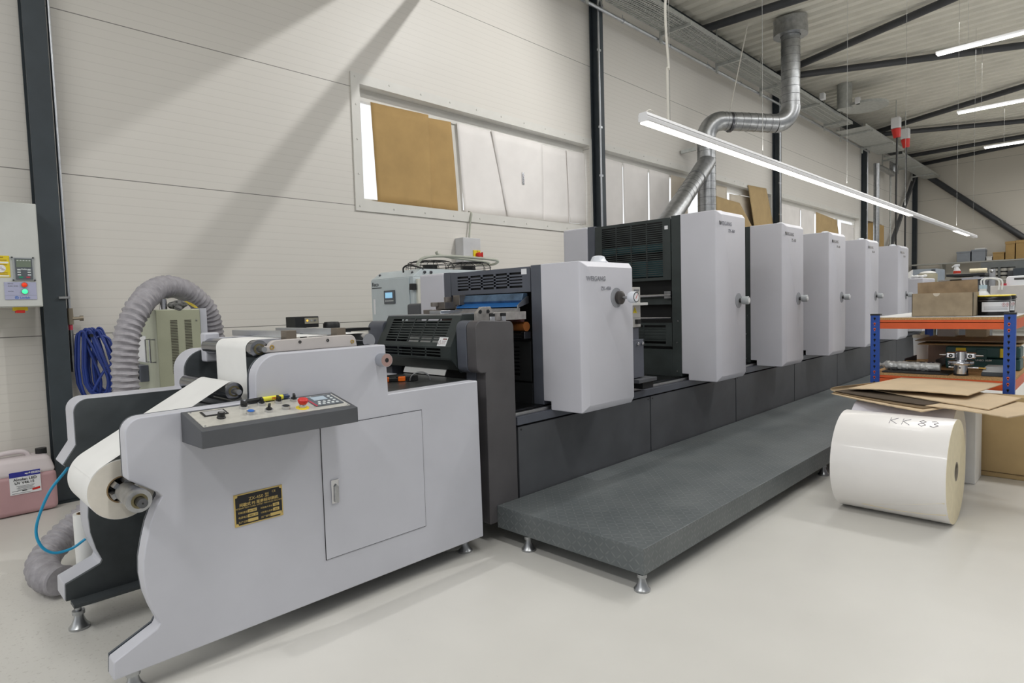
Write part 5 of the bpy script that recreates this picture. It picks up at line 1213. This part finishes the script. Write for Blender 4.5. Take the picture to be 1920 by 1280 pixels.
r = thing('plastic_bottle', 'white plastic bottle with bent tubes behind the open carton', 'bottle', (6.70, 0.83, ZT1))
MB().lathe([(0,0),(0.058,0),(0.058,0.15),(0.030,0.19),(0.026,0.195),(0.026,0.215),(0,0.215)], (6.70, 0.835, ZT1), (0,0,1), 24).build('bottle_body', jugw, r)
MB().lathe([(0,0.213),(0.029,0.213),(0.029,0.245),(0,0.245)], (6.70, 0.835, ZT1), (0,0,1), 20).build('bottle_cap', mat('pale_blue_cap', (188, 212, 226), 0.4), r)
for k in range(2): MB().sweep(bez([(6.70, 0.845 - 0.02*k, ZT1 + 0.24), (6.70, 0.848 - 0.02*k, ZT1 + 0.285), (6.70, 0.82 - 0.02*k, ZT1 + 0.302), (6.70, 0.75 - 0.02*k, ZT1 + 0.295), (6.70, 0.725 - 0.02*k, ZT1 + 0.27), (6.70, 0.725 - 0.02*k, ZT1 + 0.20)], 6), 0.0065, 8).build('tube', jugw, r)
# on the lower shelf
tag(MB().box(5.80, 6.10, 0.93, 1.39, ZS, ZS + 0.012).build('metal_tray', blackm, bevel=0.003), 'flat black sheet on the lower rack shelf under the wrapped roll', 'tray')
r = thing('wrapped_bag', 'clear plastic wrapped silver roll on the lower shelf of the rack', 'bag', (5.95, 1.2, ZS + 0.012))
q = MB(); rb = random.Random(5)
P_ = resample([(5.95, 1.395, ZS + 0.050), (5.955, 1.01, ZS + 0.047)], 0.012)
nz_ = [[rb.uniform(-0.005, 0.005) for _ in range(14)] for _ in P_]
q.sweep(P_, 0.034, 14, lambda i, a: 0.034 + nz_[i][int(round(a / (2*PI) * 14)) % 14]); q.build('wrapped_roll', plastwrap, r)
q = MB().lathe([(0.034,0),(0.018,0.02),(0.010,0.035),(0.022,0.05),(0,0.05)], (5.95, 1.395, ZS + 0.050), (0,1,0), 12); q.build('bag_neck', plastwrap, r)
r = thing('diaphragm_pump', 'shiny metal pump with two side ports on the lower rack shelf', 'pump', (5.87, 0.862, ZS))
px, py = 5.87, 0.862
MB().lathe([(0,0),(0.043,0),(0.044,0.012),(0,0.013)], (px, py, ZS), (0,0,1), 28).build('rubber_base', blackm, r)
MB().lathe([(0,0.012),(0.042,0.012),(0.042,0.072),(0.074,0.076),(0.076,0.084),(0.072,0.086),(0.076,0.090),(0.074,0.100),(0.060,0.104),(0.034,0.108),(0.034,0.165),(0.030,0.170),(0,0.170)], (px, py, ZS), (0,0,1), 32).build('pump_body', chrome, r)
for s_ in (-1, 1):
    q = MB(); q.box(px - 0.03, px + 0.03, *sorted((py + s_*0.03, py + s_*0.085)), ZS + 0.118, ZS + 0.160); q.build('port_block', chrome, r, bevel=0.01)
    MB().cyl((px, py + s_*0.085, ZS + 0.140), (px, py + s_*0.125, ZS + 0.140), 0.008, 0.005).build('hose_nozzle', steel, r)
    MB().lathe([(0.004,0),(0.012,0),(0.012,0.006),(0.004,0.006)], (px - 0.03, py + s_*0.055, ZS + 0.138), (-1,0,0), 16).build('port_ring', blackm, r)
MB().cyl((px, py - 0.04, ZS + 0.055), (px, py - 0.10, ZS + 0.055), 0.009).build('drain_nozzle', chrome, r)
MB().cyl((px, py + 0.04, ZS + 0.055), (px, py + 0.07, ZS + 0.055), 0.010).build('drain_nozzle', chrome, r)
MB().cyl((px, py - 0.10, ZS + 0.055), (px, py - 0.14, ZS + 0.054), 0.006).build('brass_nipple', brass, r)
MB().lathe([(0,0),(0.006,0),(0.006,0.002),(0,0.002)], (px - 0.042, py, ZS + 0.055), (-1,0,0), 12).build('body_screw', blackm, r)
r.scale = (1.12, 1.12, 1.12)
r = thing('tool_case', 'dark green tool case with yellow latches behind the metal pump', 'tool case', (6.46, 0.80, ZS))
MB().box(6.36, 6.60, 0.545, 1.045, ZS, ZS + 0.095).build('case_bottom', toolgrn, r, bevel=0.014)
MB().box(6.36, 6.60, 0.545, 1.045, ZS + 0.098, ZS + 0.192).build('case_lid', toolgrn, r, bevel=0.016)
for y in (0.935, 0.640): MB().box(6.345, 6.362, y - 0.035, y + 0.035, ZS + 0.105, ZS + 0.180).build('latch', yellow, r, bevel=0.004)
MB().box(6.352, 6.362, 0.76, 0.83, ZS + 0.09, ZS + 0.17).build('carry_handle', toolgrn, r, bevel=0.004)
q = MB(); q.text('UNEO 18.0V', 0.020, (6.3575, 0.835, ZS + 0.072), (0,-1,0), (0,0,1), 'LEFT', 0.0004, 0.0006); q.build('case_lettering', inkpale, r)
r = thing('plastic_case', 'flat grey plastic case with dark base at the right post of the rack', 'case', (5.96, 0.655, ZS))
MB().box(5.87, 6.06, 0.585, 0.735, ZS, ZS + 0.030).build('case_base', mat('dark_slate', (62, 70, 78), 0.5), r, bevel=0.006)
MB().hexa([(5.872,0.587,ZS+0.03),(6.058,0.587,ZS+0.03),(6.058,0.733,ZS+0.03),(5.872,0.733,ZS+0.03),(5.89,0.595,ZS+0.075),(6.045,0.595,ZS+0.075),(6.045,0.715,ZS+0.075),(5.89,0.715,ZS+0.075)]).build('case_lid', greyp, r, bevel=0.006)
MB().box(5.865, 5.90, 0.560, 0.586, ZS + 0.02, ZS + 0.065).build('red_clip', red, r, bevel=0.004)
r = thing('plastic_tub', 'tall white plastic tub on the far part of the lower rack shelf', 'bucket', (7.2, 1.385, ZS))
MB().lathe([(0,0),(0.060,0),(0.066,0.21),(0.069,0.21),(0.069,0.235),(0,0.237)], (7.2, 1.385, ZS), (0,0,1), 28).build('tub_body', jugw, r)
MB().lathe([(0.0695,0.210),(0.0715,0.212),(0.0715,0.236),(0,0.2385)], (7.2, 1.385, ZS), (0,0,1), 28).build('tub_lid', mat('cream_lid', (226, 220, 204), 0.5), r)
r = thing('parts_tray', 'dark open tray with folded brown card inside, left of the tool case', 'tray', (6.4, 1.18, ZS))
q = MB(); q.box(6.30, 6.75, 1.10, 1.104, ZS, ZS + 0.075); q.box(6.30, 6.75, 1.33, 1.334, ZS, ZS + 0.075); q.box(6.30, 6.304, 1.10, 1.334, ZS, ZS + 0.055); q.box(6.30, 6.75, 1.10, 1.334, ZS, ZS + 0.004); q.build('tray_body', mat('tray_dark', (58, 60, 74), 0.5), r)
q = MB(); q.prism([(1.11, ZS + 0.01), (1.325, ZS + 0.01), (1.325, ZS + 0.06), (1.18, ZS + 0.06), (1.15, ZS + 0.045), (1.11, ZS + 0.045)], 'x', 6.306, 6.31); q.build('brown_card', kraft2, r)
tag(MB().box(6.85, 7.10, 1.06, 1.26, ZS, ZS + 0.17).build('small_carton', mat('rose_carton', (172, 146, 130), 0.85), bevel=0.004), 'small dull brown carton on the lower rack shelf behind the tool case', 'box')
for z_, a, b, l, m_ in ((0.897, 0.56, 1.26, 'lower cardboard sheet lying over the tool case on the rack', kraft), (0.922, 0.545, 1.30, 'upper cardboard sheet lying over the tool case on the rack', greyboard)):
    tag(MB().box(6.42 + (z_-0.897)*4, 7.4, a, b, z_, z_ + 0.008).build('cardboard_sheet', m_), l, 'cardboard', 'cardboard sheets on the rack shelf')
for x, y0, y1, h, l, m_ in ((7.15, 1.10, 1.24, 0.085, 'small white box on the cardboard under the top rack shelf', paper), (7.15, 0.86, 1.02, 0.08, 'small cream box on the cardboard under the top rack shelf', cream)):
    tag(MB().box(x, x + 0.2, y0, y1, 0.930, 0.930 + h).build('small_box', m_, bevel=0.003), l, 'box')

# ================================================================== FAR END
fs = thing('wall_shelf', 'long grey shelf on the far end wall carrying boxes', 'shelf', (27.4, 2.5, 2.38))
MB().box(26.9, 27.42, -2.0, 5.5, 2.385, 2.43).build('shelf_board', shelfg, fs)
for y in (4.6, 3.15, 2.2): MB().prism([(26.95, 2.385), (27.69, 2.385), (27.69, 1.9), (27.6, 1.9)], 'y', y - 0.03, y + 0.03).build('shelf_bracket', shelfg, fs)
def fbox(x0, x1, y0, y1, h, m_, l, nm='storage_box', g='boxes on the far wall shelf', z=2.43):
    o = thing(nm, l, 'box', ((x0+x1)/2, (y0+y1)/2, z), g)
    MB().box(x0, x1, y0, y1, z, z + h).build('box_body', m_, o, bevel=0.01); MB().box(x0 - 0.012, x1, y0 - 0.012, y1 + 0.012, z + h*0.86, z + h + 0.004).build('box_lid', m_, o, bevel=0.006)
    return o
fbox(26.95, 27.40, 3.74, 4.13, 0.36, bluegrey, 'left grey storage box on the far wall shelf')
fbox(26.95, 27.40, 3.32, 3.70, 0.40, bluegrey, 'right grey storage box on the far wall shelf')
fbox(26.95, 27.4, 2.80, 3.10, 0.26, kraft2, 'small brown carton on the far wall shelf', 'cardboard_box')
fbox(26.95, 27.40, 2.52, 2.765, 0.60, kraft2, 'tall brown carton next to the small one on the far shelf', 'cardboard_box')
fbox(26.95, 27.40, 2.10, 2.49, 0.62, kraft2, 'tall brown carton cut by the right edge of the view on the far shelf', 'cardboard_box')
fbox(26.95, 27.2, 3.13, 3.28, 0.13, paper, 'little white box between grey box and brown carton on the far shelf', 'small_box')
ws = thing('tape_roll_box', 'white papers lying on top of the right grey storage box', 'paper', (27.2, 3.5, 2.84))
q = MB(); q.box(27.0, 27.4, 3.33, 3.62, 2.836, 2.88); q.build('paper_stack', paper, ws)
wb = thing('work_bench', 'dark grey work bench with back panel along the far wall', 'bench', (25.5, 1.5, 0))
MB().box(25.0, 25.9, -2.0, 3.4, 1.70, 1.75).build('bench_top', shelfg, wb); MB().box(25.85, 25.9, -2.0, 3.3, 1.75, 2.33).build('back_panel', mat('panel_grey', (124, 128, 128), 0.6), wb)
for y in (3.3, 1.5, -1.9): MB().box(25.1, 25.8, y - 0.03, y + 0.03, 0, 1.70).build('bench_leg', bluegrey, wb)
MB().box(25.1, 25.85, -1.9, 3.3, 0.9, 0.94).build('bench_shelf', dgrey, wb)
k = 0
for y, n_ in ((2.87, 3), (2.62, 3), (2.435, 3)):
    for j in range(n_):
        zb = 1.752 + j*0.124 + (0.03 if y < 2.5 else 0)
        if y < 2.5 and j < 2: 
            continue
        zb = 1.752 + j*0.124
        rr = thing('ink_tub', ('bottom', 'middle', 'top')[j] + ' ink tub of the ' + ('left' if y > 2.8 else 'right') + ' stack on the far bench' if y > 2.5 else 'single ink tub right of the two stacks on the far bench', 'tub', (25.3, y, zb), 'ink tubs on the far bench')
        if y < 2.5: pass
        MB().lathe([(0,0),(0.088,0),(0.090,0.085),(0,0.085)], (25.3, y, zb), (0,0,1), 20).build('tub_body', mat('tub_grey', (196, 194, 186), 0.5), rr)
        MB().lathe([(0,0.085),(0.098,0.085),(0.098,0.118),(0,0.119)], (25.3, y, zb), (0,0,1), 20).build('tub_lid', blackm, rr)
rr = thing('tub_stand', 'dark box holding up the single ink tub on the far bench', 'box', (25.3, 2.435, 1.75)); MB().box(25.2, 25.4, 2.35, 2.52, 1.7505, 2.0).build('box_body', dgrey, rr)
o = MB().box(24.6, 25.15, 1.4, 2.33, 1.752, 2.05).build('dark_box', mat('dark_slate', (62, 70, 78)), bevel=0.01); tag(o, 'dark flat box on the far bench at the right edge of the view', 'box')
cb2 = thing('grey_cabinet', 'blue grey steel cabinet in the far corner below the shelf', 'cabinet', (21.0, 3.85, 0))
MB().box(20.2, 21.4, 3.55, 4.10, 0, 2.02).build('cabinet_body', mat('steel_blue_grey', (150, 160, 172), 0.5), cb2, bevel=0.01)
MB().box(20.19, 20.2, 3.57, 3.66, 0.1, 2.0).build('cabinet_door', mat('dark_slate', (62, 70, 78)), cb2)
# white end unit behind the last printing unit
eu = thing('delivery_unit', 'low white machine unit behind the last tall printing unit, cloths on top', 'machine', (12.4, 2.7, 0.72))
MB().box(12.0, 12.9, 2.28, 3.5, 0.722, 1.605).build('unit_body', whitec, eu, bevel=0.02)
r = thing('cleaning_cloth', 'crumpled white cloths lying on the low white unit', 'cloth', (12.2, 2.4, 1.606))
q = MB()
for k in range(6): q.ball((12.12 + rnd.random()*0.15, 2.30 + k*0.035, 1.632 + rnd.random()*0.01), 0.032, (1.2, 1, 0.8), 10)
q.build('cloth_heap', paper, r); q = MB(); q.hexa([(12.0,2.48,1.607),(12.2,2.48,1.607),(12.2,2.53,1.607),(12.0,2.53,1.607),(12.05,2.45,1.75),(12.1,2.45,1.75),(12.1,2.52,1.70),(12.05,2.52,1.70)]); q.build('paper_corner', paper, r)
# machine further back with black tray and white roll
bm_ = thing('finishing_machine', 'dark machine with black tray and metal rollers in the background', 'machine', (13.5, 1.95, 0))
MB().box(13.1, 14.2, 1.62, 2.28, 0.0, 1.56).build('machine_body', dgrey, bm_, bevel=0.02)
MB().box(13.0, 14.0, 1.60, 2.14, 1.625, 1.668).build('black_tray', blackm, bm_, bevel=0.008)
for x in (13.2, 13.9): MB().box(x - 0.04, x + 0.04, 1.7, 1.78, 1.56, 1.625).build('tray_post', steel, bm_)
MB().box(13.02, 13.5, 1.62, 1.92, 1.565, 1.600).build('metal_plate', chrome, bm_)
MB().cyl((13.3, 1.60, 1.55), (13.3, 2.3, 1.55), 0.03).build('metal_roller', chrome, bm_)
q = MB(); q.box(13.5, 13.6, 1.52, 1.60, 1.45, 1.74); q.ball((13.5, 1.56, 1.70), 0.03); q.build('side_head', steel, bm_)
r = thing('paper_roll', 'small cream white roll lying on the black tray of the background machine', 'paper roll', (13.4, 1.74, 1.669))
MB().tube((13.4, 1.62, 1.714), (13.4, 1.86, 1.714), 0.045, 0.015, 24).build('wound_paper', cream, r)
MB().tube((13.4, 1.615, 1.714), (13.4, 1.865, 1.714), 0.0155, 0.012, 16).build('core', core, r)
r = thing('spray_bottle', 'white spray bottle with red label on the background machine', 'bottle', (13.3, 2.03, 1.669))
MB().lathe([(0,0),(0.040,0),(0.040,0.05),(0.016,0.09),(0.016,0.10),(0,0.10)], (13.3, 2.03, 1.669), (0,0,1), 20).build('bottle_body', jugw, r)
MB().lathe([(0,0.0),(0.0415,0.010),(0.0415,0.045),(0,0.046)], (13.3, 2.03, 1.669), (0,0,1), 20).build('bottle_label', mat('label_orange_red', (220, 70, 50), 0.5), r)
q = MB(); q.box(13.29, 13.31, 2.0, 2.06, 1.77, 1.80); q.bar((13.3, 2.06, 1.785), (13.3, 2.085, 1.76), 0.014, 0.014); q.bar((13.3, 2.05, 1.775), (13.3, 2.06, 1.735), 0.01, 0.01); q.build('spray_head', jugw, r, bevel=0.004)
r.scale = (1.35, 1.35, 1.35)
r = thing('waste_bin', 'beige round bin with a cloth on top beside the background machine', 'bin', (13.3, 2.62, 0))
MB().lathe([(0,0),(0.13,0),(0.155,1.70),(0,1.70)], (13.3, 2.47, 0), (0,0,1), 28).build('bin_body', mat('bin_beige', (188, 182, 158), 0.5), r)
MB().ball((13.28, 2.46, 1.715), 0.10, (1, 1.3, 0.35), 14).build('cloth', paper, r)

# ================================================================== LIGHT AND CAMERA
wd = bpy.data.worlds.new('World'); scn.world = wd; wd.use_nodes = True
wt = wd.node_tree; bg = wt.nodes['Background']
# overcast daylight, brighter on the window side of the hall than behind the viewer
tc = wt.nodes.new('ShaderNodeTexCoord'); sx3 = wt.nodes.new('ShaderNodeSeparateXYZ'); mr = wt.nodes.new('ShaderNodeMapRange')
mr.interpolation_type = 'SMOOTHSTEP'; mr.inputs[1].default_value = -0.50; mr.inputs[2].default_value = 0.20; mr.inputs[3].default_value = 0.40; mr.inputs[4].default_value = 1.5
wt.links.new(tc.outputs['Generated'], sx3.inputs[0]); wt.links.new(sx3.outputs[1], mr.inputs[0]); wt.links.new(mr.outputs[0], bg.inputs[1])
bg.inputs[0].default_value = (0.95, 0.975, 1.0, 1)
def area(name, loc, sx_, sy_, power, rot=(0,0,0), col=(1,0.995,0.985)):  # area lights below are added fill, no lamp bodies are built
    L = bpy.data.lights.new(name, 'AREA'); L.shape = 'RECTANGLE'; L.size = sx_; L.size_y = sy_; L.energy = power; L.color = col
    o = bpy.data.objects.new(name, L); COL.objects.link(o); o.location = loc; o.rotation_euler = rot; return o
for x in (1.0, 7.0, 13.0, 19.0, 25.0):
    area('fill_light', (x, -0.8, 5.6), 0.5, 3.0, 120)
area('fill_light', (14.0, 2.0, 5.9), 18.0, 0.4, 260)
area('fill_light_up', (8.5, 2.0, 2.50), 9.0, 0.06, 40, (PI,0,0))  # both upward areas are added fill to brighten the ceiling
area('fill_light_up', (12.0, -2.5, 4.5), 26.0, 0.5, 130, (PI,0,0))
area('fill_light', (-2.5, 1.5, 5.6), 0.6, 4.0, 170)

# added unseen spot, tube and plate shaped to throw diagonal shadows on the wall
S = Vector((6.5, 1.5, 6.26)); J = Vector((5.45, 5.62, 6.2)); uu = (J - S).normalized()
def perp(dx, dz):
    w_ = Vector((dx, 0, dz)); w_ -= uu * w_.dot(uu); return w_.normalized()
k1 = perp(-0.62, -0.785) * 0.9
struct(MB().cyl(S + k1 + uu * 0.35, S + k1 + uu * 3.5, 0.030, seg=12).build('shadow_tube', tubep))
k2 = perp(-1, -0.835) * 0.9; k3 = perp(-1.0, -0.02) * 0.95
q = MB(); q.hexa([p + uu*t_ for t_ in (0.35, 3.6) for p in (S + k2, S + k3, S + k3 * 1.02, S + k2 * 1.02)]); struct(q.build('shadow_plate', columnd))
L = bpy.data.lights.new('added_spot', 'SPOT'); L.energy = 560; L.spot_size = math.radians(95); L.spot_blend = 0.6; L.shadow_soft_size = 0.014; L.color = (1, 0.99, 0.97)
o = bpy.data.objects.new('added_spot', L); COL.objects.link(o); o.location = S; o.rotation_euler = (Vector((3.0, 5.62, 3.0)) - S).to_track_quat('-Z', 'Y').to_euler()

cam = bpy.data.cameras.new('camera'); co = bpy.data.objects.new('camera', cam); COL.objects.link(co)
cam.sensor_width = 36.0; cam.lens = 36.0 * 1153.11 / 1920.0; cam.clip_start = 0.05; cam.clip_end = 200
Rr = Vector((0.70037049, -0.71320971, -0.02851476)); Dn = Vector((-0.06197397, -0.02096308, -0.99785759)); Fw = Vector((0.71108396, 0.70063718, -0.05888236))
Mx = Matrix((Rr, -Dn, -Fw)).transposed().to_4x4(); Mx.translation = Vector((0, 0, 1.35)); co.matrix_world = Mx
scn.camera = co
scn.view_settings.view_transform = 'Standard'; scn.view_settings.look = 'None'; scn.view_settings.exposure = -0.36
scn.cycles.use_denoising = True
scn.cycles.max_bounces = 8
